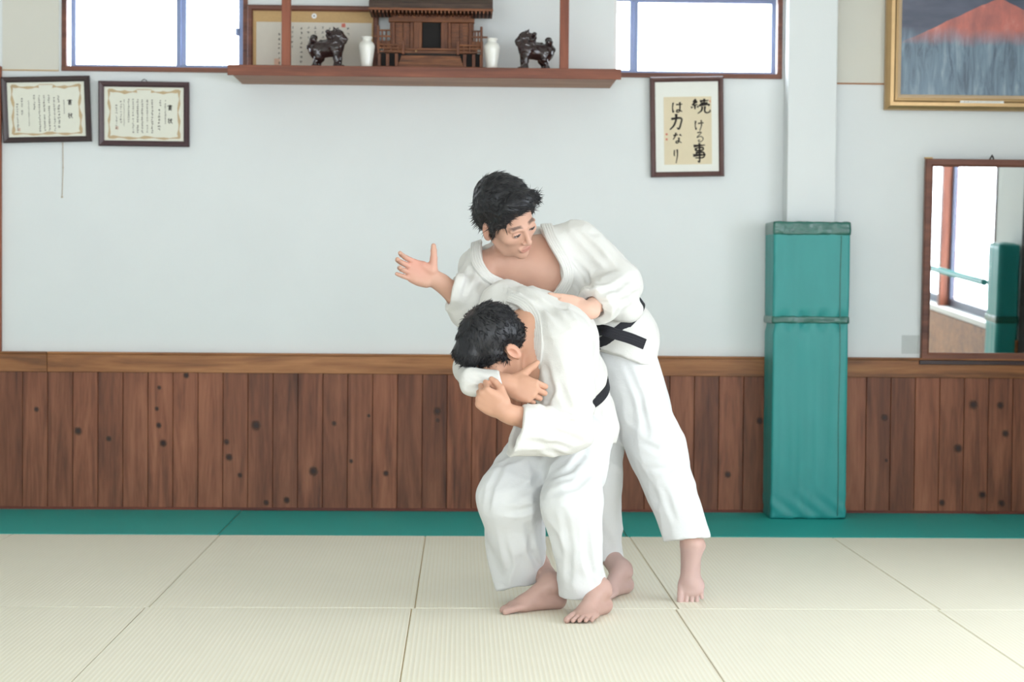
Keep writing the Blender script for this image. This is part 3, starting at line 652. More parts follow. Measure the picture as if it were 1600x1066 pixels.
# ================================================================== DISTANCE-FIELD MODELLING
A3 = lambda p: np.asarray(p, np.float32)
def unit(v):
    v = np.asarray(v, float); return v/np.linalg.norm(v)
def RC(a, b, r1, r2, n=None, s=1.0):                # tapered capsule; flattened along n by s
    a, b = A3(a), A3(b)
    if n is not None:
        n = A3(unit(n)); k = np.float32(1/s-1)
    def fn(p):
        q = p-a; d = b-a
        if n is not None:
            q = q+n*((q@n)*k)[:, None]; d = d+n*(d@n)*k
        h = np.clip((q@d)/max(d@d, 1e-9), 0, 1)
        L = np.sqrt(((q-h[:, None]*d)**2).sum(1))-(r1+(r2-r1)*h)
        return L*np.float32(max(s, 0.6) if s < 1 else 1.0)
    r = max(r1, r2)*max(s, 1)
    return fn, np.minimum(a, b)-r, np.maximum(a, b)+r
def EL(c, rad, R=None):                             # ellipsoid; rows of R are its axes
    c, rad = A3(c), A3(rad); Rm = A3(np.eye(3) if R is None else R)
    def fn(p):
        q = (p-c)@Rm.T; k0 = np.sqrt(((q/rad)**2).sum(1)); k1 = np.sqrt(((q/rad**2)**2).sum(1))+1e-6
        return k0*(k0-1)/k1
    return fn, c-rad.max(), c+rad.max()
def HS(c, n):                                       # half space, negative on the side n points away from
    c, n = A3(c), A3(unit(n))
    return (lambda p: (p-c)@n), None, None
def smin(a, b, k):
    if k <= 0: return np.minimum(a, b)
    h = np.maximum(k-np.abs(a-b), 0)/k; return np.minimum(a, b)-h*h*np.float32(k*0.25)
class SDF:
    def __init__(s): s.ops = []; s.lo = np.full(3, 9e9); s.hi = -s.lo
    def add(s, prim, k=0.0):
        s.ops.append(('u', prim[0], k)); s.lo = np.minimum(s.lo, prim[1]); s.hi = np.maximum(s.hi, prim[2]); return s
    def sub(s, prim, k=0.0): s.ops.append(('s', prim[0], k)); return s
    def cut(s, prim, k=0.0): s.ops.append(('i', prim[0], k)); return s
    def disp(s, fn): s.ops.append(('d', fn, 0)); return s
    def step(s, f, op, p):
        m, fn, k = op
        d = fn(p).astype(np.float32)
        if m == 'u': return smin(f, d, k)
        if m == 's': return -smin(-f, d, k)
        if m == 'i': return -smin(-f, -d, k)
        return f+d
    def __call__(s, p):
        p = A3(p); f = np.full(len(p), 9.0, np.float32)
        for op in s.ops: f = s.step(f, op, p)
        return f
    def grad(s, p, e=0.002):
        g = np.stack([s(p+A3(d)*e)-s(p-A3(d)*e) for d in np.eye(3)], 1); return g/(np.linalg.norm(g, axis=1)[:, None]+1e-9)
    def mesh(s, h, B=8, margin=0.03):
        lo = s.lo-margin; nb = np.ceil((s.hi+margin-lo)/(h*B)).astype(int)
        bi = np.stack(np.meshgrid(*[np.arange(n) for n in nb], indexing='ij'), -1).reshape(-1, 3)
        ctr = A3(lo+(bi+0.5)*h*B); half = h*B*0.5*1.7321
        D = [op[1](ctr) if op[0] != 'd' else None for op in s.ops]
        f = np.full(len(ctr), 9.0, np.float32)
        for op, d in zip(s.ops, D):
            if d is None: continue
            f = smin(f, d, op[2]) if op[0] == 'u' else (-smin(-f, d, op[2]) if op[0] == 's' else -smin(-f, -d, op[2]))
        keep = np.abs(f) < half*1.35+0.012
        bi, f = bi[keep], f[keep]
        g = np.arange(B+1); loc = np.stack(np.meshgrid(g, g, g, indexing='ij'), -1).reshape(-1, 3)
        NP = len(loc); V = np.full((len(bi), NP), 9.0, np.float32)
        P = A3(lo)+A3(bi[:, None, :]*B+loc[None])*np.float32(h)
        umin = np.full(len(bi), 9.0)
        for op, d in zip(s.ops, D):
            if op[0] == 'u': umin = np.minimum(umin, d[keep])
        for op, d in zip(s.ops, D):
            if op[0] == 'd': sel = np.arange(len(bi))
            elif op[0] == 'u': sel = np.nonzero(d[keep] < np.maximum(umin, -half)+2.2*half+op[2]+0.01)[0]
            elif op[0] == 's': sel = np.nonzero(d[keep] < 1.4*half+op[2]+0.01)[0]
            else: sel = np.nonzero(d[keep] > -1.4*half-op[2]-0.01)[0]
            for c in range(0, len(sel), 400):
                q = sel[c:c+400]
                V[q] = s.step(V[q].ravel(), op, P[q].reshape(-1, 3)).reshape(len(q), NP)
        V = V.reshape(-1, B+1, B+1, B+1); ins = V < 0
        off = np.array([(i, j, k) for i in (0, 1) for j in (0, 1) for k in (0, 1)])
        cnt = sum(ins[:, i:i+B, j:j+B, k:k+B].astype(np.int8) for i, j, k in off)
        act = np.argwhere((cnt > 0) & (cnt < 8))
        cv = np.stack([V[act[:, 0], act[:, 1]+i, act[:, 2]+j, act[:, 3]+k] for i, j, k in off], 1)
        acc = np.zeros((len(act), 3)); n = np.zeros(len(act))
        for a in range(8):
            for ax in range(3):
                if off[a][ax]: continue
                b = a+(4, 2, 1)[ax]; x, y = cv[:, a], cv[:, b]; m = (x < 0) != (y < 0)
                t = np.where(m, x/(np.where(m, x-y, 1)), 0); pt = np.repeat(off[a][None].astype(float), len(act), 0); pt[:, ax] = t
                acc[m] += pt[m]; n += m
        cell = bi[act[:, 0]]*B+act[:, 1:]
        pos = lo+(cell+acc/n[:, None])*h
        S = nb*B+2; key = (cell[:, 0]*S[1]+cell[:, 1])*S[2]+cell[:, 2]
        key, ui = np.unique(key, return_index=True); pos = pos[ui]
        quads = []
        stride = np.array([S[1]*S[2], S[2], 1])
        for ax in range(3):
            A_ = ins[:, :B, :B, :B]; sl = [slice(0, B)]*3; sl[ax] = slice(1, B+1); Bm = ins[:, sl[0], sl[1], sl[2]]
            e = np.argwhere(A_ != Bm); up = A_[e[:, 0], e[:, 1], e[:, 2], e[:, 3]]
            c = bi[e[:, 0]]*B+e[:, 1:]; k0 = c@stride; u, v = stride[(ax+1) % 3], stride[(ax+2) % 3]
            ks = np.stack([k0-u-v, k0-v, k0, k0-u], 1)
            idx = np.searchsorted(key, ks); idx = np.minimum(idx, len(key)-1); ok = (key[idx] == ks).all(1)
            q = idx[ok]; up = up[ok]; q[~up] = q[~up][:, ::-1]; quads.append(q)
        return pos, np.concatenate(quads)
def relax(pos, quads, it=1, lam=0.5):
    for _ in range(it):
        s = np.zeros_like(pos); n = np.zeros(len(pos))
        for a in range(4):
            for b in (1, 3): np.add.at(s, quads[:, a], pos[quads[:, (a+b) % 4]]); np.add.at(n, quads[:, a], 1)
        n = np.maximum(n, 1); pos = pos*(1-lam)+lam*s/n[:, None]
    return pos
def to_mesh(name, pos, quads, mat, parent=None, col=None, origin=None):
    me = bpy.data.meshes.new(name); p = pos if origin is None else pos-np.asarray(origin)
    me.vertices.add(len(p)); me.vertices.foreach_set('co', p.astype(np.float32).ravel())
    me.loops.add(len(quads)*4); me.loops.foreach_set('vertex_index', quads.astype(np.int32).ravel())
    me.polygons.add(len(quads)); me.polygons.foreach_set('loop_start', np.arange(0, len(quads)*4, 4, dtype=np.int32))
    me.polygons.foreach_set('use_smooth', np.ones(len(quads), bool)); me.update(calc_edges=True); me.validate()
    if col is not None:
        at = me.color_attributes.new('tint', 'FLOAT_COLOR', 'POINT'); at.data.foreach_set('color', np.concatenate([col, np.ones((len(col), 1))], 1).astype(np.float32).ravel())
    o = link(name, me, mat, parent)
    if origin is not None and parent is None: o.location = origin
    return o
def h3(i, j, k):
    n = (i.astype(np.int64)*374761393+j.astype(np.int64)*668265263+k.astype(np.int64)*1274126177) & 0x7fffffff
    n = ((n ^ (n >> 13))*1274126177) & 0x7fffffff
    return ((n ^ (n >> 16)) & 0xffff).astype(np.float32)/32768-1
def vnoise(p):
    i = np.floor(p); f = (p-i).astype(np.float32); f = f*f*f*(f*(f*6-15)+10); i = i.astype(np.int64); r = 0
    for a in (0, 1):
        for b in (0, 1):
            for c in (0, 1):
                w = (f[:, 0] if a else 1-f[:, 0])*(f[:, 1] if b else 1-f[:, 1])*(f[:, 2] if c else 1-f[:, 2])
                r = r+w*h3(i[:, 0]+a, i[:, 1]+b, i[:, 2]+c)
    return r
def folds(axis, freq, amp, seed=0, stretch=0.25, warp=0.5):   # ridged cloth folds running along axis
    ax = A3(unit(axis)); sd = np.float32(seed*17.3)
    def fn(p):
        q = p-np.outer(p@ax, ax)*np.float32(1-stretch)
        w = vnoise(p*np.float32(freq*0.35)+sd+5)
        n1 = vnoise(q*np.float32(freq)+w[:, None]*np.float32(warp)+sd); n2 = vnoise(q*np.float32(freq*2.1)+sd+9)
        r = (1-2*np.abs(n1))*0.7+n2*0.3
        return -np.float32(amp)*(r-0.35)
    return fn

# guardian lion-dogs on the shelf
def make_lion():
    f = SDF(); R = lambda *a: RC(*a)                  # facing +x, standing, about 0.2 m
    f.add(R((-.052, 0, .095), (.03, 0, .105), .040, .044)); f.add(EL((-.058, 0, .092), (.042, .038, .048)), .02)
    f.add(EL((.045, 0, .125), (.040, .042, .055)), .02)                       # chest and mane
    f.add(EL((.050, 0, .168), (.036, .034, .034)), .012); f.add(R((.062, 0, .158), (.085, 0, .150), .024, .019), .01)   # head, muzzle
    f.add(R((.075, 0, .135), (.088, 0, .134), .013, .010), .006)               # jaw
    for s in (-1, 1):
        f.add(R((.045, .024*s, .10), (.052, .026*s, .045), .022, .015), .012); f.add(R((.052, .026*s, .045), (.050, .026*s, .014), .014, .014), .006); f.add(EL((.060, .026*s, .011), (.022, .017, .012)), .006)
        f.add(R((-.065, .022*s, .09), (-.048, .026*s, .055), .028, .018), .012); f.add(R((-.048, .026*s, .055), (-.070, .026*s, .015), .016, .013), .006); f.add(EL((-.062, .026*s, .011), (.022, .016, .012)), .006)
        f.add(R((.044, .024*s, .195), (.036, .030*s, .210), .010, .004), .006)  # ears
        f.add(EL((.075, .018*s, .172), (.010, .009, .008)), .004)
    for i in range(26):                                # mane curls
        a = i*2.4; z = .105+.09*((i*7) % 26)/26; rr = .036+.006*math.sin(i)
        f.add(EL((.028+.018*math.cos(a)-.012*(z-.1)/.09, rr*math.sin(a), z), (.013, .013, .013)), .006)
    for k in range(7):
        f.add(EL((-.088-.008*math.sin(k*.9), .012*math.sin(k*2.2), .085+.013*k), (.020, .018, .016)), .008)   # curled tail
    for k in range(4): f.add(EL((-.04+.02*k, 0, .140), (.014, .012, .010)), .006)
    f.disp(folds((1, 0, .4), 60, .003, 3, .5))
    return relax(*(lambda m: (m[0], m[1]))(f.mesh(.004, margin=.02)), 1), f
_lf = make_lion()[1]; lp, lq = _lf.mesh(.004, margin=.02)
lp[:, 2] -= lp[:, 2].min()
o = to_mesh('guardian_lion_dog', lp, lq, M['lion']); p = W(513, 100, -.34); o.location = (p[0], -.34, ztop+.001); o.rotation_euler[2] = -.25
tag(o, 'dark glazed guardian lion-dog facing right at the left of the shrine', 'figurine', 'guardian lion-dogs on the shrine shelf')
lp2 = lp.copy(); lp2[:, 0] *= -1
o = to_mesh('guardian_lion_dog', lp2, lq[:, ::-1], M['lion']); p = W(834, 100, -.34); o.location = (p[0], -.34, ztop+.001); o.rotation_euler[2] = .25
tag(o, 'dark glazed guardian lion-dog facing left at the right of the shrine', 'figurine', 'guardian lion-dogs on the shrine shelf')

# ================================================================== PEOPLE
def J(px, py, Y): return W(px, py, Y+0.2)
def lerp(a, b, t): return np.asarray(a)*(1-t)+np.asarray(b)*t
def frame_of(x, z):                                  # orthonormal (x, y, z) with x kept, z near the given one
    x = unit(x); z = np.asarray(z, float); z = unit(z-x*(z@x)); return x, np.cross(z, x), z
def bone(f, pts, rs, k=.02):
    for i in range(len(pts)-1): f.add(RC(pts[i], pts[i+1], rs[i], rs[i+1]), k)
def foot(f, ankle, fwd, up, side, sc=1.08, toes_bend=0.0):
    """side +1: big toe on +y (y = up x fwd, the person's left)"""
    x, y, z = frame_of(fwd, up)
    G = lambda a, b, c: np.asarray(ankle)+sc*((a-.05)*x+b*y+(c-.085)*z)
    f.add(RC(G(.028, 0, .034), G(.03, 0, .034), .031*sc, .031*sc), .02)
    f.add(RC(G(.03, 0, .03), G(.16, .004*side, .026), .030*sc, .026*sc, y, 1.25), .02)
    f.add(RC(G(.05, 0, .090), G(.165, .008*side, .032), .036*sc, .021*sc), .025)
    f.add(EL(G(.175, 0, .021), (.040*sc, .046*sc, .020*sc), np.array([x, y, z])), .015)
    for s in (-1, 1): f.add(EL(G(.05, .031*s, .078), (.011*sc,)*3), .018)
    ys = [.037, .0165, -.002, -.019, -.0345]; ln = [.245, .247, .238, .227, .214]; rs = [.0120, .0084, .0080, .0076, .0074]
    for q in range(5):
        yb = ys[q]*side; m = G(.205 if q < 3 else .195, yb, .019)
        f.add(RC(G(.175, yb*.95, .022), m, rs[q]*sc, rs[q]*sc), .005); f.add(RC(m, G(ln[q], yb*1.06, .012), rs[q]*sc, rs[q]*sc*.95), .003)
    return x, y, z, G
def hand(f, wrist, fdir, dors, right, curls, thumb=(.75, .62, -.25), tcurl=20, sc=1.08, spread=1.0):
    x, y, z = frame_of(fdir, dors)
    if not right: y = -y
    G = lambda a, b, c: np.asarray(wrist)+sc*(a*x+b*y+c*z)
    ax = np.array([x, y, z])
    f.add(RC(G(-.02, 0, 0), G(.02, 0, 0), .024*sc, .026*sc, z, .78), .02)
    f.add(EL(G(.055, .0, 0), (.050*sc, .042*sc, .017*sc), ax), .015)
    f.add(RC(G(.03, .022, -.010), G(.06, .028, -.008), .016*sc, .013*sc), .012)
    f.add(RC(G(.03, -.024, -.008), G(.07, -.026, -.006), .014*sc, .011*sc), .012)
    bases = [(.092, .030), (.098, .010), (.094, -.010), (.084, -.028)]; L = [(.042, .026, .021), (.046, .029, .022), (.042, .028, .021), (.034, .021, .019)]; rr = [.0095, .0098, .0092, .0082]
    tips = []
    for q in range(4):
        p = G(bases[q][0], bases[q][1], .002); f.add(RC(G(.05, bases[q][1]*.8, .002), p, .011*sc, .0105*sc), .012)
        a = 0.0; fan = bases[q][1]*1.5*spread
        for s in range(3):
            a += math.radians(curls[q][s]); d = unit(x*math.cos(a)-z*math.sin(a)+y*fan*(1 if a < 1.2 else 0))
            e = p+d*L[q][s]*sc; f.add(RC(p, e, rr[q]*sc*(1-.08*s), rr[q]*sc*(1-.08*(s+1))), .003 if s == 0 else .002); p = e
        tips.append(p)
    d = unit(x*thumb[0]+y*thumb[1]+z*thumb[2]); p = G(.025, .026, -.010); e = p+d*.040*sc; f.add(RC(p, e, .016*sc, .0125*sc), .012)
    tc = math.radians(tcurl); d2 = unit(d*math.cos(tc)+(x*.8-y*.5-z*.3)*math.sin(tc)); e2 = e+d2*.026*sc; f.add(RC(e, e2, .0118*sc, .0105*sc), .004)
    e3 = e2+unit(d2*math.cos(tc*.6)+(x*.8-y*.5-z*.3)*math.sin(tc*.6))*.017*sc; f.add(RC(e2, e3, .0108*sc, .0085*sc), .003)
    return tips
def head(f, c, l, fw, u, sc, neck_base, neck_r=.060):
    ax = np.array([l, fw, u]); G = lambda x, y, z: np.asarray(c)+sc*(x*l+y*fw+z*u)
    E_ = lambda p, r, k: f.add(EL(G(*p), tuple(q*sc for q in r), ax), k)
    C_ = lambda a, b, r1, r2, k: f.add(RC(G(*a), G(*b), r1*sc, r2*sc), k)
    f.add(RC(G(0, -.030, -.050), neck_base, .046*sc, neck_r), .02)
    E_((0, -.015, .035), (.077, .097, .085), .03); E_((0, .028, -.028), (.064, .068, .085), .03); E_((0, .042, -.078), (.047, .048, .040), .025)
    E_((0, .080, -.100), (.021, .017, .018), .02)
    for s in (-1, 1):
        E_((.044*s, .060, -.022), (.024, .022, .020), .02); C_((.052*s, -.002, -.055), (.040*s, .045, -.095), .016, .012, .025)
        C_((.014*s, .090, .019), (.046*s, .077, .018), .008, .007, .012)
    f.ops += [('s', EL(G(.031*s, .104, .000), (.018*sc, .015*sc, .012*sc), ax)[0], .014) for s in (-1, 1)]
    C_((0, .088, .014), (0, .111, -.030), .0065, .0090, .012); E_((0, .110, -.033), (.0100, .009, .008), .006)
    for s in (-1, 1):
        E_((.0115*s, .102, -.036), (.0070, .009, .0065), .005); E_((.031*s, .0835, -.001), (.0150, .0105, .0095), .004)
    C_((-.020, .093, -.064), (.020, .093, -.064), .0050, .0050, .008); C_((-.010, .100, -.062), (.010, .098, -.062), .0048, .0048, .008); C_((-.014, .097, -.073), (.014, .095, -.073), .0060, .0060, .008)
    f.sub(RC(G(-.022, .1035, -.0672), G(.022, .1035, -.0672), .0022*sc, .0022*sc), .003)
    for s in (-1, 1):
        R = np.array([unit(l*s*.9-fw*.35), unit(fw*.9+l*s*.35), u])
        f.add(EL(G(.083*s, -.010, -.018), (.010*sc, .021*sc, .033*sc), R), .010); E_((.080*s, -.004, -.044), (.008, .011, .012), .008)
        f.sub(EL(G(.093*s, -.002, -.014), (.0085*sc, .011*sc, .020*sc), R), .005)
    return G, ax
def head_tint(pos, col, c, l, fw, u, sc, lip, brow=(.035, .026, .024)):
    q = (pos-np.asarray(c))/sc; x, y, z = q@l, q@fw, q@u; m = lambda e: np.clip(e, 0, 1)[:, None]; fr = (y > .05) & (y < .14) & (np.abs(x) < .09)
    e = 1.4-((x/.022)**2+((z+.0675)/.0105)**2); w = m(e*1.6)*(fr & (y > .08) & (y < .125))[:, None]; col = col*(1-w*.5)+w*.5*np.array(lip)
    for s in (-1, 1):
        t = (x*s-.031)/.021; zc = .0245+.004*(1-t*t)-.004*t; e = 1-np.maximum(np.abs(t)*1.0, np.abs(z-zc)/.0042); w = m(e*2.2)*fr[:, None]; col = col*(1-w*.75)+w*.75*np.array(brow)
        t = (x*s-.031)/.0145; zc = -.003+.003*(1-t*t); e = 1-np.maximum(np.abs(t), np.abs(z-zc)/.0042); w = m(e*4)*fr[:, None]; col = col*(1-w)+w*np.array((.45, .36, .33))
        e = 1-np.maximum(np.abs(t), np.abs(z-zc-.0028)/.0026); w = m(e*4)*fr[:, None]; col = col*(1-w)+w*np.array((.03, .02, .02))
        e = 1-((x*s-.030)/.0062)**2-((z-zc)/.0050)**2; w = m(e*3)*fr[:, None]; col = col*(1-w)+w*np.array((.03, .02, .018))
        e = 1-((x*s-.009)/.0048)**2-((z+.0415)/.003)**2; w = m(e*2)*(fr & (y > .09))[:, None]; col = col*(1-w*.7)+w*.7*np.array((.16, .07, .055))
        e = 1.3-((z+.018)/.034)**2-((y+.010)/.024)**2; w = m(e)*((x*s > .074) & (x*s < .11))[:, None]; col = col*(1-w*.25)+w*.25*np.array((.62, .26, .2))
    return col

def skin_mat(name):
    t = NT(name); a = t.n('VertexColor'); a.layer_name = 'tint'; n = t.noise(t.coords(), 34, 3); n2 = t.noise(t.coords(), 600, 2)
    c = t.mix(t.math('MULTIPLY', n, .25), a.outputs[0], t.mix(1.0, a.outputs[0], (.86, .74, .72, 1), 'MULTIPLY'))
    t.base(c, .5, .4); t.b.inputs['Subsurface Weight'].default_value = .06; t.b.inputs['Subsurface Radius'].default_value = (.012, .005, .003); t.bump(n2, .12, .0006); return t.m
M['skin'] = skin_mat('skin')
def gi_mat(name, a, b, scale, st):
    t = NT(name); v = t.coords(); n = t.noise(v, 5, 3)
    ch = t.n('TexVoronoi'); t.l(t.coords('Object', (1, 1, 1.6)), ch.inputs['Vector']); ch.inputs['Scale'].default_value = scale
    t.base(t.mix(n, a, b), .85, .15); t.b.inputs['Sheen Weight'].default_value = .1
    bp = t.bump(ch.outputs[0], st, .0012)
    w1 = t.noise(v, 26, 4, .6, .6); b2 = t.n('Bump'); t.l(w1, b2.inputs['Height']); b2.inputs['Strength'].default_value = .35; b2.inputs['Distance'].default_value = .006
    t.l(bp.outputs[0], b2.inputs['Normal']); t.l(b2.outputs[0], t.b.inputs['Normal']); return t.m
M['gi'] = gi_mat('woven_jacket_cotton', rgb(216, 214, 208), rgb(222, 221, 217), 230, .4)
M['pants'] = gi_mat('trouser_cotton', rgb(219, 220, 219), rgb(225, 226, 226), 420, .2)
M['belt'] = simple('black_belt_cotton', rgb(34, 34, 40), .7, .3, 0, .2, 200, .4, .001)
t = NT('black_hair'); hn = t.noise(t.coords('Object', (1, 1, 1)), 120, 3); t.base(t.mix(hn, rgb(14, 14, 17), rgb(30, 30, 36)), .42, .45); t.bump(hn, .3, .002); M['hair'] = t.m

def polycut(poly, ymax, k=410.0):                    # prism along the view through a photo polygon, in front of y = ymax
    P_ = np.array(poly, float)
    def fn(p):
        q = PX(p.astype(float)); n = len(P_); d = np.full(len(q), 1e9); ins = np.zeros(len(q), bool)
        for i in range(n):
            a, b = P_[i], P_[(i+1) % n]; e = b-a; w_ = q-a; h = np.clip((w_@e)/(e@e), 0, 1); d = np.minimum(d, ((w_-h[:, None]*e)**2).sum(1))
            c1 = (a[1] <= q[:, 1]) != (b[1] <= q[:, 1]); xx = a[0]+(q[:, 1]-a[1])/(b[1]-a[1]+1e-9)*(b[0]-a[0]); ins ^= c1 & (q[:, 0] < xx)
        d = np.sqrt(d)/k*np.where(ins, -1, 1); return np.maximum(d, p[:, 1]-ymax).astype(np.float32)
    return fn, None, None
def hits(f, pts, start=5.6, reach=2.4):              # first surface point along the view rays
    d = np.array([unit(ray(*p)) for p in pts]); t = np.full(len(pts), start)
    for _ in range(110): t = t+np.minimum(np.maximum(f(CP+d*t[:, None]), -.01)*.6, .05)
    P_ = CP+d*t[:, None]; return P_, f.grad(P_)
def crease(f, pts, wd=.010, dep=.008, n=7):
    pp = []
    for a, b in zip(pts, pts[1:]): pp += [tuple(lerp(a, b, s)) for s in np.linspace(0, 1, n, endpoint=False)]
    P_, _ = hits(f, pp+[pts[-1]]); P_ = A3(P_); lo, hi = P_.min(0)-.06, P_.max(0)+.06; m = len(P_)
    def fn(p):
        out = np.zeros(len(p), np.float32); s = ((p > lo) & (p < hi)).all(1)
        if not s.any(): return out
        q = p[s]; best = np.full(len(q), 9.0, np.float32); tt = np.zeros(len(q), np.float32)
        for i in range(m-1):
            e = P_[i+1]-P_[i]; w_ = q-P_[i]; h = np.clip((w_@e)/(e@e+1e-9), 0, 1); d = ((w_-h[:, None]*e)**2).sum(1); z = d < best; best[z] = d[z]; tt[z] = ((i+h)/(m-1))[z]
        r = np.sqrt(best); tp = np.sin(np.pi*np.clip(tt*.86+.07, 0, 1))
        out[s] = np.float32(dep)*tp*(np.exp(-(r/wd)**2)-.55*np.exp(-((r-2.0*wd)/wd)**2)); return out
    return fn
def ribbon(name, P_, N_, wd, th, mat, parent, inset=0.0, origin=None, taper=None):
    P_ = np.asarray(P_, float)+np.asarray(N_)*inset; n = len(P_); vs_, fs = [], []
    prof = [(-.5, -.5), (-.5, .3), (-.44, .5), (-.34, .5), (-.29, .36), (-.24, .5), (-.12, .5), (-.07, .36), (-.02, .5), (.10, .5), (.15, .36), (.20, .5), (.32, .5), (.36, .36), (.40, .5), (.44, .5), (.5, .3), (.5, -.5)]; m = len(prof)
    for i in range(n):
        T = unit(P_[min(i+1, n-1)]-P_[max(i-1, 0)]); N = np.asarray(N_[i], float); N = unit(N-T*(N@T)); S = np.cross(T, N)
        for a, b in prof: vs_.append(P_[i]+S*a*wd+N*b*th)
    for i in range(n-1):
        for k in range(m): fs.append((i*m+k, i*m+(k+1) % m, (i+1)*m+(k+1) % m, (i+1)*m+k))
    me = bpy.data.meshes.new(name); o_ = np.zeros(3) if origin is None else np.asarray(origin)
    me.from_pydata([tuple(v-o_) for v in vs_], [], fs+[tuple(range(m))[::-1], tuple((n-1)*m+k for k in range(m))]); me.update()
    b = bmesh.new(); b.from_mesh(me); bmesh.ops.recalc_face_normals(b, faces=b.faces); b.to_mesh(me); b.free()
    return link(name, me, mat, parent, smooth=False)
def spline(pts, n=8):
    pts = [np.asarray(p, float) for p in pts]; out = []
    for i in range(len(pts)-1):
        p0, p1, p2, p3 = pts[max(i-1, 0)], pts[i], pts[i+1], pts[min(i+2, len(pts)-1)]
        for s in np.linspace(0, 1, n, endpoint=False): out.append(.5*((2*p1)+(-p0+p2)*s+(2*p0-5*p1+4*p2-p3)*s*s+(-p0+3*p1-3*p2+p3)*s**3))
    return out+[pts[-1]]
def smooth_rows(A, it=3):
    A = np.array(A, float)
    for _ in range(it): A[1:-1] = (A[:-2]+2*A[1:-1]+A[2:])/4
    return A
def surf_ribbon(name, f, px_pts, wd, th, mat, parent, origin, inset=.002, it=4):
    P_, N_ = hits(f, [tuple(p) for p in spline(px_pts, 6)]); ok = np.abs(f(P_)) < .01; P_, N_ = P_[ok], N_[ok]; P_ = smooth_rows(P_, it); N_ = smooth_rows(N_, 6); N_ /= np.linalg.norm(N_, axis=1)[:, None]
    return ribbon(name, P_, N_, wd, th, mat, parent, inset, origin)
def waist_ring(f, c, axis, n=64, r0=.36):
    ax = unit(axis); a = unit(np.cross(ax, (0.2, 1, .1))); b = np.cross(ax, a); P_ = []
    d = np.array([a*math.cos(2*math.pi*k/n)+b*math.sin(2*math.pi*k/n) for k in range(n)]); t = np.full(n, r0)
    for _ in range(60): t = np.maximum(t-np.minimum(np.maximum(f(np.asarray(c)+d*t[:, None]), -.004)*.7, .03), .05)
    t = smooth_rows(np.r_[t, t, t][:, None], 4)[n:2*n, 0]
    return np.asarray(c)+d*t[:, None], d
def belt_ring(name, P_, N_, wd, th, mat, parent, origin, axis):
    ax = unit(axis); n = len(P_); vs_, fs = [], []; prof = [(-.5, -.5), (-.5, .5), (.5, .5), (.5, -.5)]
    for p, d in zip(P_, N_):
        for a, b in prof: vs_.append(p+ax*a*wd+d*b*th-np.asarray(origin))
    for i in range(n):
        j = (i+1) % n
        for k in range(4): fs.append((i*4+k, i*4+(k+1) % 4, j*4+(k+1) % 4, j*4+k))
    me = bpy.data.meshes.new(name); me.from_pydata([tuple(v) for v in vs_], [], fs); me.update()
    b = bmesh.new(); b.from_mesh(me); bmesh.ops.recalc_face_normals(b, faces=b.faces); b.to_mesh(me); b.free()
    return link(name, me, mat, parent)
def hair_mesh(f, h, c, l, fw, u, sc, flow, n_tuft, length, seed, mat, parent, origin, lift=.35, wk=1.0):
    pos, q = f.mesh(h, margin=.02); g = f.grad(pos); r = np.random.default_rng(seed)
    vs_, fs = [pos], [q]; base = len(pos)
    for k in r.choice(len(pos), n_tuft, replace=False):
        p, n = pos[k]-g[k]*.004, g[k]; d = flow((p-c)@l/sc, (p-c)@fw/sc, (p-c)@u/sc); d = np.asarray(d[0])*l+np.asarray(d[1])*fw+np.asarray(d[2])*u+r.normal(0, .16, 3)
        d = d-n*(d@n); d = d/(np.linalg.norm(d)+1e-6); s = np.cross(d, n); L = length*r.uniform(.6, 1.3); wd = .0014*wk*r.uniform(.7, 1.5); lf = lift*r.uniform(.1, 1.1)
        for j, (tt, ww) in enumerate(((0, 1), (.5, .8), (1.0, .12))):
            m_ = p+d*L*tt+n*(lf*L*(tt-.55*tt*tt)); vs_.append(np.array([m_-s*wd*ww, m_+n*wd*.8*ww, m_+s*wd*ww, m_-n*wd*.8*ww]))
        for j in range(2):
            for a in range(4): fs.append(np.array([[base+j*4+a, base+j*4+(a+1) % 4, base+(j+1)*4+(a+1) % 4, base+(j+1)*4+a]]))
        base += 12
    return to_mesh('hair', np.concatenate(vs_), np.concatenate(fs), mat, parent, origin=origin)
def build_cloth(name, f, h, mat, parent, origin, it=1):
    pos, q = f.mesh(h); pos = relax(pos, q, it); return to_mesh(name, pos, q, mat, parent, origin=origin)
def cuff(f, a, b, r_out, r_in, depth):               # hollow the end of a sleeve or trouser leg: a -> b, opening at b
    d = unit(np.asarray(b)-np.asarray(a)); f.sub(RC(np.asarray(b)-d*depth, np.asarray(b)+d*.06, r_in*.86, r_in), .004)

# ------------------------------------------------------------------ man behind (being thrown): head up, looking right
uo = np.array([J(965, 900, -2.75)[0], -2.55, 0.0])
UL, UF, UU = None, unit((.62, -.58, -.52)), np.array((-.05, -.63, .77))
UU = unit(UU-UF*(UU@UF)); UL = np.cross(UU, UF); UHC = J(793, 341, -3.09); US = 1.16
u_neck = J(806, 402, -2.90); u_chest = J(850, 425, -2.86); u_waist = J(925, 478, -2.82); u_pel = J(968, 535, -2.78)
u_rs, u_ls = J(752, 418, -2.93), J(905, 385, -2.86)
u_re, u_rw = J(738, 478, -3.06), J(681, 437, -3.14)
u_le, u_lw = J(970, 448, -2.98), J(918, 485, -3.30)
u_hc, u_kc, u_ac = J(945, 560, -2.75), J(925, 745, -2.82), None
u_hd, u_kd, u_ad = J(985, 560, -2.78), J(1030, 702, -2.92), J(1083, 852, -3.03)
fc_h, fc_t = F(978, 926), F(905, 948)
dC = unit((fc_t-fc_h)*[1, 1, 0]); u_ac = fc_h+dC*.042+np.array([0, 0, .092])

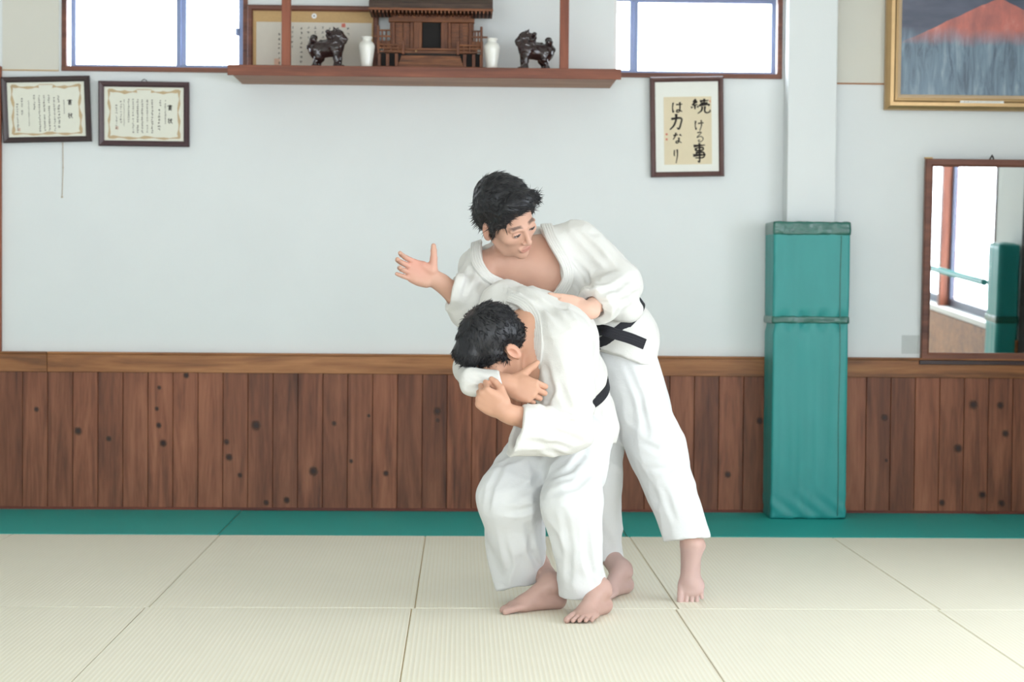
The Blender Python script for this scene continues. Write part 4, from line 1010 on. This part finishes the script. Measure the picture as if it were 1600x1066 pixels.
ub = SDF()
bone(ub, [u_pel, u_waist, u_chest, u_neck], [.125, .115, .125, .085], .05)
ub.add(RC(J(800, 422, -2.89), J(862, 410, -2.87), .085, .090), .05)
ub.add(RC(u_rs, u_ls, .062, .062), .05)
bone(ub, [u_rs, u_re, lerp(u_re, u_rw, .35), u_rw], [.060, .046, .046, .029])
bone(ub, [u_ls, u_le, lerp(u_le, u_lw, .35), u_lw], [.062, .047, .046, .030])
bone(ub, [u_hc, u_kc, lerp(u_kc, J(945, 860, -2.74), .3), J(945, 860, -2.74), u_ac], [.090, .060, .058, .040, .042]); bone(ub, [u_hd, u_kd, lerp(u_kd, u_ad, .3), u_ad], [.090, .060, .060, .038])
ub.add(RC(u_pel, lerp(u_hc, u_hd, .5), .125, .12), .05)
for s in (-1, 1):                                    # collar bones
    ub.add(RC(J(808, 419, -2.965), J(808+s*52, 414-s*16, -2.955), .008, .010), .02)
ub.add(RC(J(778, 376, -2.99), J(804, 418, -2.965), .010, .008), .02)
G_, ax_ = head(ub, UHC, UL, UF, UU, US, lerp(u_neck, u_chest, .1), .068)
foot(ub, u_ac, dC, (0, 0, 1), 1)
dD = unit((-.03, -.42, -.90)); foot(ub, u_ad, dD, (0, -.90, .42), -1, 1.13)
hand(ub, u_rw, (-.80, -.30, .30), (.05, .97, -.12), True, [(14, 26, 18), (18, 30, 22), (24, 34, 22), (12, 22, 14)], (.30, .92, -.15), 6, 1.12, 1.4)
hand(ub, u_lw, (-.95, -.12, .18), (-.05, -.93, .34), False, [(14, 48, 34), (20, 50, 34), (26, 52, 34), (32, 52, 34)], (.85, .10, -.55), 10, 1.10, .5)
pos, q = ub.mesh(.0034); col = np.tile(np.array(rgb(206, 163, 142)[:3]), (len(pos), 1))
z = pos[:, 2]; w_ = np.clip((.30-z)/.1, 0, 1)[:, None]; col = col*(1-w_)+w_*np.array(rgb(198, 168, 160)[:3])
d_ = np.linalg.norm(pos-J(650, 410, -3.1), axis=1); w_ = np.clip((.12-d_)/.04, 0, 1)[:, None]; col = col*(1-w_)+w_*np.array(rgb(212, 156, 138)[:3])
d_ = np.linalg.norm(pos-u_lw, axis=1); w_ = np.clip((.26-d_)/.06, 0, 1)[:, None]; col = col*(1-w_)+w_*np.array(rgb(220, 180, 160)[:3])
col = head_tint(pos, col, UHC, UL, UF, UU, US, rgb(176, 104, 96)[:3])
U = to_mesh('person', pos, q, M['skin'], col=col, origin=uo)
tag(U, 'person in white judo uniform and black belt leaning over the other, one hand raised', 'person')

# hair: thick, swept across the forehead
HG = lambda x, y, z: UHC+US*(x*UL+y*UF+z*UU)
hf = SDF(); E_ = lambda c, r, k=.02: hf.add(EL(HG(*c), tuple(a*US for a in r), np.array([UL, UF, UU])), k)
E_((0, -.022, .052), (.090, .114, .096)); E_((0, -.062, .0), (.082, .070, .084)); E_((-.010, .060, .106), (.066, .036, .034), .02); E_((.034, .048, .098), (.040, .028, .030), .02)
hf.add(RC(HG(-.060, .056, .080), HG(-.072, .034, .030), .020*US, .012*US), .02); hf.add(RC(HG(.062, .048, .085), HG(.074, .026, .040), .018*US, .010*US), .02)
hf.add(RC(HG(-.078, .020, .02), HG(-.076, .012, -.030), .014*US, .009*US), .01)
hf.sub(EL(HG(0, .098, .010), (.068*US, .062*US, .070*US), np.array([UL, UF, UU])), .012)
hf.sub(EL(HG(0, .06, -.09), (.10*US, .07*US, .075*US), np.array([UL, UF, UU])), .015)
for s in (-1, 1): hf.sub(EL(HG(.088*s, -.006, -.030), (.024*US, .025*US, .036*US), np.array([UL, UF, UU])), .008)
hf.disp(folds(unit(UF*.6+UL*.75-UU*.2), 40, .0045, 5, .12, .8)); hf.disp(folds(unit(UF*.4+UL*.8-UU*.4), 110, .0022, 8, .08, .5))
hair_mesh(hf, .0036, UHC, UL, UF, UU, US, lambda x, y, z: (.75, .5, -.25) if z > .06 else (.1, -.5, -.9), 5000, .034, 3, M['hair'], U, uo, .05)

# jacket
uj = SDF()
bone(uj, [u_pel, u_waist, u_chest], [.158, .150, .165], .06); uj.add(RC(u_chest, J(815, 402, -2.86), .165, .12), .06)
utor = SDF(); utor.ops = list(uj.ops); uj.add(RC(J(758, 420, -2.90), J(892, 392, -2.84), .098, .108), .05)
cuR = J(716, 464, -3.07); uj.add(RC(J(757, 418, -2.94), J(737, 470, -3.06), .094, .084), .03); uj.add(RC(J(737, 470, -3.06), J(708, 456, -3.12), .082, .076), .03); uj.add(RC(J(740, 474, -3.06), J(734, 484, -3.07), .078, .074), .03)
cuL = J(928, 481, -3.24); uj.add(RC(J(905, 388, -2.86), J(968, 444, -2.98), .106, .088), .04); uj.add(RC(J(968, 446, -2.96), lerp(J(968, 450, -2.98), cuL, 1.25), .088, .076), .03)
uj.add(RC(J(962, 528, -2.80), J(960, 566, -2.80), .160, .166), .04)
uj.add(RC(J(952, 474, -3.06), J(986, 484, -3.0), .056, .052), .03)            # hanging sleeve cloth under the elbow
uj.sub((lambda p, c=A3(J(975, 560, -2.9)), n=A3(unit((-.30, -.1, -1))): np.maximum(-((p-c)@n), np.linalg.norm(p-c, axis=1)-.36), None, None))
dl = unit(cuL-J(968, 450, -2.98)); cL, nL = A3(cuL), A3(unit(dl+np.array([-.1, 0, -.25])))
uj.sub((lambda p: np.maximum(-((p-cL)@nL), np.linalg.norm(p-cL, axis=1)-.16), None, None), .004)
cuff(uj, J(968, 450, -2.98), cuL, .07, .045, .02)
dr = unit(cuR-J(740, 474, -3.02)); cR, nR = A3(J(701, 464, -3.10)), A3(unit((-.95, -.1, .27)))
uj.sub((lambda p: np.maximum(-((p-cR)@nR), np.linalg.norm(p-cR, axis=1)-.17), None, None), .004)
cuff(uj, J(740, 474, -3.08), J(700, 455, -3.12), .07, .052, .03)
UV = [(756, 350), (752, 380), (752, 408), (766, 430), (800, 446), (866, 461), (879, 437), (874, 415), (858, 385), (842, 350), (800, 325)]
uj.sub(polycut(UV, -2.66), .006)
base_uj = SDF(); base_uj.ops = list(uj.ops)
uj.disp(folds((.55, 0, -.6), 8.5, .011, 2, .22)); uj.disp(folds((.2, .2, .9), 17, .0045, 4, .35))
for pts in ([(885, 395), (915, 430), (925, 455)], [(900, 360), (950, 410)], [(925, 462), (960, 452), (990, 430)], [(935, 475), (975, 470), (1000, 455)], [(890, 430), (905, 462)], [(744, 400), (730, 440), (722, 465)], [(762, 432), (748, 455)], [(930, 395), (960, 420)]):
    uj.disp(crease(base_uj, pts, .011, .010))
UJ = build_cloth('jacket', uj, .0052, M['gi'], U, uo)
surf_ribbon('lapel', base_uj, [(851, 345), (862, 375), (880, 405), (888, 430), (881, 450), (868, 466)], .046, .012, M['gi'], UJ, uo, .004)
surf_ribbon('lapel', base_uj, [(748, 362), (744, 390), (746, 412), (762, 434), (792, 448), (830, 458)], .044, .012, M['gi'], UJ, uo, .004)
# belt with knot and loose end
axu = unit(u_waist-u_pel); bc = J(958, 500, -2.80)
P_, N_ = waist_ring(utor, bc, axu); P_ = P_+N_*.010; UB = belt_ring('belt', P_, N_, .042, .012, M['belt'], U, uo, axu)
kp, kn = hits(base_uj, [(926, 514)]); kf = SDF(); kx, ky, kz = frame_of((.55, .1, -.8), kn[0]); kp = kp[0]+kn[0]*.022
kf.add(EL(kp, (.030, .022, .019), np.array([kx, ky, kz]))); kf.add(RC(kp-ky*.022, kp+ky*.022, .018, .016), .01); kf.disp(folds(ky, 40, .003, 2, .4))
a_, b_ = kf.mesh(.004, margin=.02); to_mesh('knot', a_, b_, M['belt'], UB, origin=uo)
tp = [kp+kn[0]*.004, J(942, 516, -3.10), J(962, 522, -3.12), J(985, 529, -3.11), J(1007, 538, -3.08)]; tp = spline(tp, 6)
ribbon('belt_end', tp, [unit((.05, -1, .05))]*len(tp), .042, .007, M['belt'], UB, 0, uo)
tp = spline([kp+kn[0]*.002, J(912, 512, -3.06), J(898, 506, -3.0), J(880, 505, -2.95)], 6); ribbon('belt_end', tp, [unit((.05, -1, .1))]*len(tp), .04, .007, M['belt'], UB, 0, uo)

# trousers
ut = SDF(); hemC, hemD = J(938, 878, -2.74), J(1074, 842, -3.02)
ut.add(RC(u_pel, J(962, 562, -2.77), .132, .132))
bone(ut, [J(948, 565, -2.75), J(928, 745, -2.80), lerp(J(928, 745, -2.80), hemC, 1.12)], [.128, .106, .092], .04)
bone(ut, [J(976, 568, -2.80), J(1026, 702, -2.92), lerp(J(1026, 702, -2.92), hemD, 1.12)], [.132, .110, .086], .03)
for hc, nv, kn_ in ((hemC, (.10, -.05, -1), J(928, 745, -2.80)), (hemD, (.10, -.1, -1), J(1026, 702, -2.92))):
    c0, n0 = A3(hc), A3(unit(nv)); ut.sub((lambda p, c0=c0, n0=n0: np.maximum(-((p-c0)@n0), np.linalg.norm(p-c0, axis=1)-.22), None, None), .003)
base_ut = SDF(); base_ut.ops = list(ut.ops)
ut.disp(folds((.25, 0, -1), 9, .010, 16, .16)); ut.disp(folds((.6, .2, -.6), 15, .005, 7, .3))
for pts in ([(975, 560), (1000, 620), (1012, 680)], [(1000, 690), (1030, 705), (1058, 700)], [(1010, 730), (1045, 735), (1066, 722)], [(1035, 760), (1055, 815)], [(1062, 760), (1085, 815)]):
    ut.disp(crease(base_ut, pts, .011, .008))
build_cloth('trousers', ut, .0054, M['pants'], U, uo)

# ------------------------------------------------------------------ man in front (throwing): bent double, head down
to = np.array([J(900, 950, -3.2)[0], -2.98, 0.0])
TU = unit((-.72, -.50, .48)); TL = np.array((.62, -.72, -.25)); TL = unit(TL-TU*(TL@TU)); TF = np.cross(TL, TU); THC = J(773, 541, -3.48); TS = 1.13
t_pel, t_waist, t_chest, t_neck = J(897, 655, -3.04), J(885, 600, -3.12), J(858, 535, -3.24), J(822, 520, -3.36)
t_rs, t_ls = J(783, 480, -3.18), J(882, 530, -3.40)
t_le, t_lw = J(897, 676, -3.50), J(791, 645, -3.66)
t_re, t_rw = J(742, 602, -3.55), J(790, 599, -3.57)
fa_h, fa_t = F(880, 950), F(793, 957); dA = unit((fa_t-fa_h)*[1, 1, 0]); t_aa = fa_h+dA*.052+np.array([0, 0, .092])
fb_h, fb_t = F(944, 957), F(884, 977); dB = unit((fb_t-fb_h)*[1, 1, 0]); dB = unit(dB+np.array([0, -.25, 0])); t_ab = fb_h+dB*.052+np.array([0, 0, .092])
t_ha, t_ka, t_hb, t_kb = J(862, 668, -3.0), J(800, 778, -3.24), J(905, 668, -3.14), J(893, 788, -3.42)

tb = SDF()
bone(tb, [t_pel, t_waist, t_chest, t_neck], [.125, .115, .125, .080], .05); tb.add(RC(t_rs, t_ls, .065, .065), .05); tb.add(RC(t_neck, J(838, 570, -3.38), .07, .085), .05)
bone(tb, [t_ls, t_le, lerp(t_le, t_lw, .35), t_lw], [.062, .048, .048, .032]); bone(tb, [t_rs, J(735, 560, -3.32), t_re, lerp(t_re, t_rw, .4), t_rw], [.062, .045, .036, .038, .032])
bone(tb, [t_ha, t_ka, lerp(t_ka, J(838, 885, -3.06), .3), J(842, 885, -3.06), t_aa], [.092, .062, .058, .040, .042]); bone(tb, [t_hb, t_kb, lerp(t_kb, J(916, 900, -3.28), .3), J(916, 900, -3.28), t_ab], [.092, .062, .058, .040, .042])
tb.add(RC(t_pel, lerp(t_ha, t_hb, .5), .125, .12), .05)
head(tb, THC, TL, TF, TU, TS, t_neck, .072)
foot(tb, t_aa, dA, (0, 0, 1), 1, 1.10); foot(tb, t_ab, dB, (0, 0, 1), -1, 1.10)
hand(tb, t_lw, (-.78, -.12, .52), (-.30, -.92, -.20), False, [(76, 90, 50), (80, 92, 50), (82, 92, 50), (84, 90, 50)], (.70, .45, -.45), 35, 1.14, .3)
hand(tb, t_rw, (.90, -.22, -.26), (.10, -.95, .12), True, [(52, 84, 55), (60, 86, 55), (64, 86, 55), (66, 84, 55)], (.62, .78, -.10), -6, 1.14, .3)
pos, q = tb.mesh(.0034); col = np.tile(np.array(rgb(205, 158, 132)[:3]), (len(pos), 1))
z = pos[:, 2]; w_ = np.clip((.30-z)/.1, 0, 1)[:, None]; col = col*(1-w_)+w_*np.array(rgb(190, 156, 144)[:3])
col = head_tint(pos, col, THC, TL, TF, TU, TS, rgb(170, 100, 92)[:3])
T = to_mesh('person', pos, q, M['skin'], col=col, origin=to)
tag(T, 'person in white judo uniform bent forward in front, head down, pulling the other over', 'person')

HG2 = lambda x, y, z: THC+TS*(x*TL+y*TF+z*TU); AX = np.array([TL, TF, TU])
hf = SDF(); E_ = lambda c, r, k=.02: hf.add(EL(HG2(*c), tuple(a*TS for a in r), AX), k)
E_((0, -.016, .044), (.090, .112, .094)); E_((0, -.052, .002), (.078, .064, .074)); E_((0, .070, .078), (.062, .034, .036))
for s in (-1, 1): hf.add(RC(HG2(.072*s, .030, .04), HG2(.077*s, .014, -.022), .016*TS, .008*TS), .015)
hf.sub(EL(HG2(0, .112, -.010), (.070*TS, .055*TS, .062*TS), AX), .012); hf.sub(EL(HG2(0, .06, -.09), (.11*TS, .075*TS, .075*TS), AX), .015)
for s in (-1, 1): hf.sub(EL(HG2(.090*s, -.004, -.022), (.024*TS, .027*TS, .042*TS), AX), .008)
hf.disp(folds(unit(TF*.8-TU*.5+TL*.2), 70, .0022, 9, .1, .6))
def flow2(x, y, z): return (x*9, (y+.02)*9+.25, -.15)   # from the crown outwards
hair_mesh(hf, .0036, THC, TL, TF, TU, TS, flow2, 5000, .030, 5, M['hair'], T, to, .24, 1.25)

tj = SDF()
bone(tj, [t_pel, t_waist, t_chest], [.150, .148, .168], .06); tj.add(RC(t_chest, J(828, 505, -3.26), .166, .125), .06)
gc, ga = A3(J(886, 606, -3.10)), A3(unit(t_waist-t_pel))
tj.disp(lambda p: (.016*np.exp(-(((p-gc)@ga)/.026)**2)*(np.linalg.norm(p-gc, axis=1) < .30)).astype(np.float32))
ttor = SDF(); ttor.ops = list(tj.ops); tj.add(RC(J(790, 476, -3.17), J(874, 532, -3.36), .094, .106), .06)
tj.add(RC(J(788, 478, -3.18), J(738, 560, -3.30), .088, .072), .03)
cT = J(806, 673, -3.63); tj.add(RC(J(884, 535, -3.40), J(888, 668, -3.48), .108, .094), .05); tj.add(RC(J(886, 672, -3.49), lerp(J(886, 672, -3.49), cT, 1.2), .092, .092), .03)
tj.add(RC(t_pel, J(905, 690, -3.05), .146, .140), .04); tj.add(RC(J(925, 640, -3.05), J(935, 668, -3.06), .08, .075), .04)
cc, nn = A3(cT), A3(unit((-.93, -.12, .28))); tj.sub((lambda p: np.maximum(-((p-cc)@nn), np.linalg.norm(p-cc, axis=1)-.17), None, None), .004)
cuff(tj, J(886, 672, -3.48), cT, .085, .062, .03)
tj.sub((lambda p, c=A3(J(905, 700, -3.1)), n=A3(unit((.10, 0, -1))): np.maximum(-((p-c)@n), (p[:, 1]+3.10)*-1), None, None), .004)
TV = [(795, 474), (815, 482), (829, 505), (833, 540), (830, 580), (824, 620), (790, 615), (770, 560), (770, 500)]
tj.sub(polycut(TV, -3.14), .006)
rs = SDF(); rs.add(RC(J(730, 572, -3.34), J(738, 598, -3.57), .056, .046)); rs.add(RC(J(738, 598, -3.57), J(806, 599, -3.59), .046, .048), .02)   # far sleeve, brought across under the face
c2, n2 = A3(J(783, 596, -3.56)), A3(unit((.95, 0, .15))); rs.sub((lambda p: -((p-c2)@n2), None, None), .003)
tj.add((rs, rs.lo, rs.hi), .015)
base_tj = SDF(); base_tj.ops = list(tj.ops)
tj.disp(folds((.45, 0, -.9), 8, .012, 12, .2)); tj.disp(folds((.8, .2, -.4), 16, .0045, 14, .35))
for pts in ([(812, 690), (850, 694), (885, 700)], [(828, 655), (860, 672), (905, 690)], [(845, 640), (880, 660), (915, 665)], [(850, 560), (862, 610), (850, 640)], [(875, 600), (890, 640), (915, 655)], [(905, 560), (915, 610), (935, 640)], [(820, 460), (860, 485), (885, 510)], [(800, 447), (835, 465)], [(848, 700), (880, 712)], [(945, 622), (935, 650), (938, 672)], [(732, 584), (752, 596), (770, 598)], [(735, 606), (758, 606), (775, 612)]):
    tj.disp(crease(base_tj, pts, .012, .011))
TJ = build_cloth('jacket', tj, .0052, M['gi'], T, to)
surf_ribbon('lapel', base_tj, [(797, 466), (818, 474), (836, 496), (843, 530), (842, 570), (836, 605), (828, 628)], .044, .012, M['gi'], TJ, to, .004)
axt = unit(t_waist-t_pel); P_, N_ = waist_ring(ttor, J(886, 606, -3.10), axt); P_ = P_+N_*.010; belt_ring('belt', P_, N_, .042, .010, M['belt'], T, to, axt)

tt = SDF(); hemA, hemB = J(815, 912, -3.04), J(910, 929, -3.28)
tt.add(RC(t_pel, J(890, 690, -3.06), .14, .14))
bone(tt, [J(862, 672, -3.02), J(797, 780, -3.22), lerp(J(797, 780, -3.22), hemA, 1.15)], [.128, .118, .104], .04)
bone(tt, [J(905, 680, -3.12), J(893, 785, -3.40), lerp(J(893, 785, -3.40), hemB, 1.15)], [.132, .108, .092], .03)
tt.add(RC(J(822, 800, -3.10), J(834, 800, -3.08), .030, .028), .04)
for hc, nv, kn_ in ((hemA, (.14, 0, -1), J(797, 780, -3.22)), (hemB, (.16, .05, -1), J(893, 785, -3.40))):
    c0, n0 = A3(hc), A3(unit(nv)); tt.sub((lambda p, c0=c0, n0=n0: np.maximum(-((p-c0)@n0), np.linalg.norm(p-c0, axis=1)-.24), None, None), .003)
base_tt = SDF(); base_tt.ops = list(tt.ops)
tt.disp(folds((.05, 0, -1), 9, .012, 33, .15)); tt.disp(folds((.6, .2, -.6), 15, .005, 22, .3))
for pts in ([(850, 740), (825, 765), (790, 780)], [(838, 790), (815, 800), (785, 800)], [(790, 720), (765, 760), (758, 800)], [(930, 730), (900, 760), (865, 770)], [(920, 700), (890, 735), (862, 745)], [(880, 800), (890, 860), (888, 915)], [(915, 810), (918, 870), (925, 905)], [(785, 830), (795, 880), (790, 905)], [(825, 820), (830, 860), (845, 895)]):
    tt.disp(crease(base_tt, pts, .012, .010))
build_cloth('trousers', tt, .0054, M['pants'], T, to)
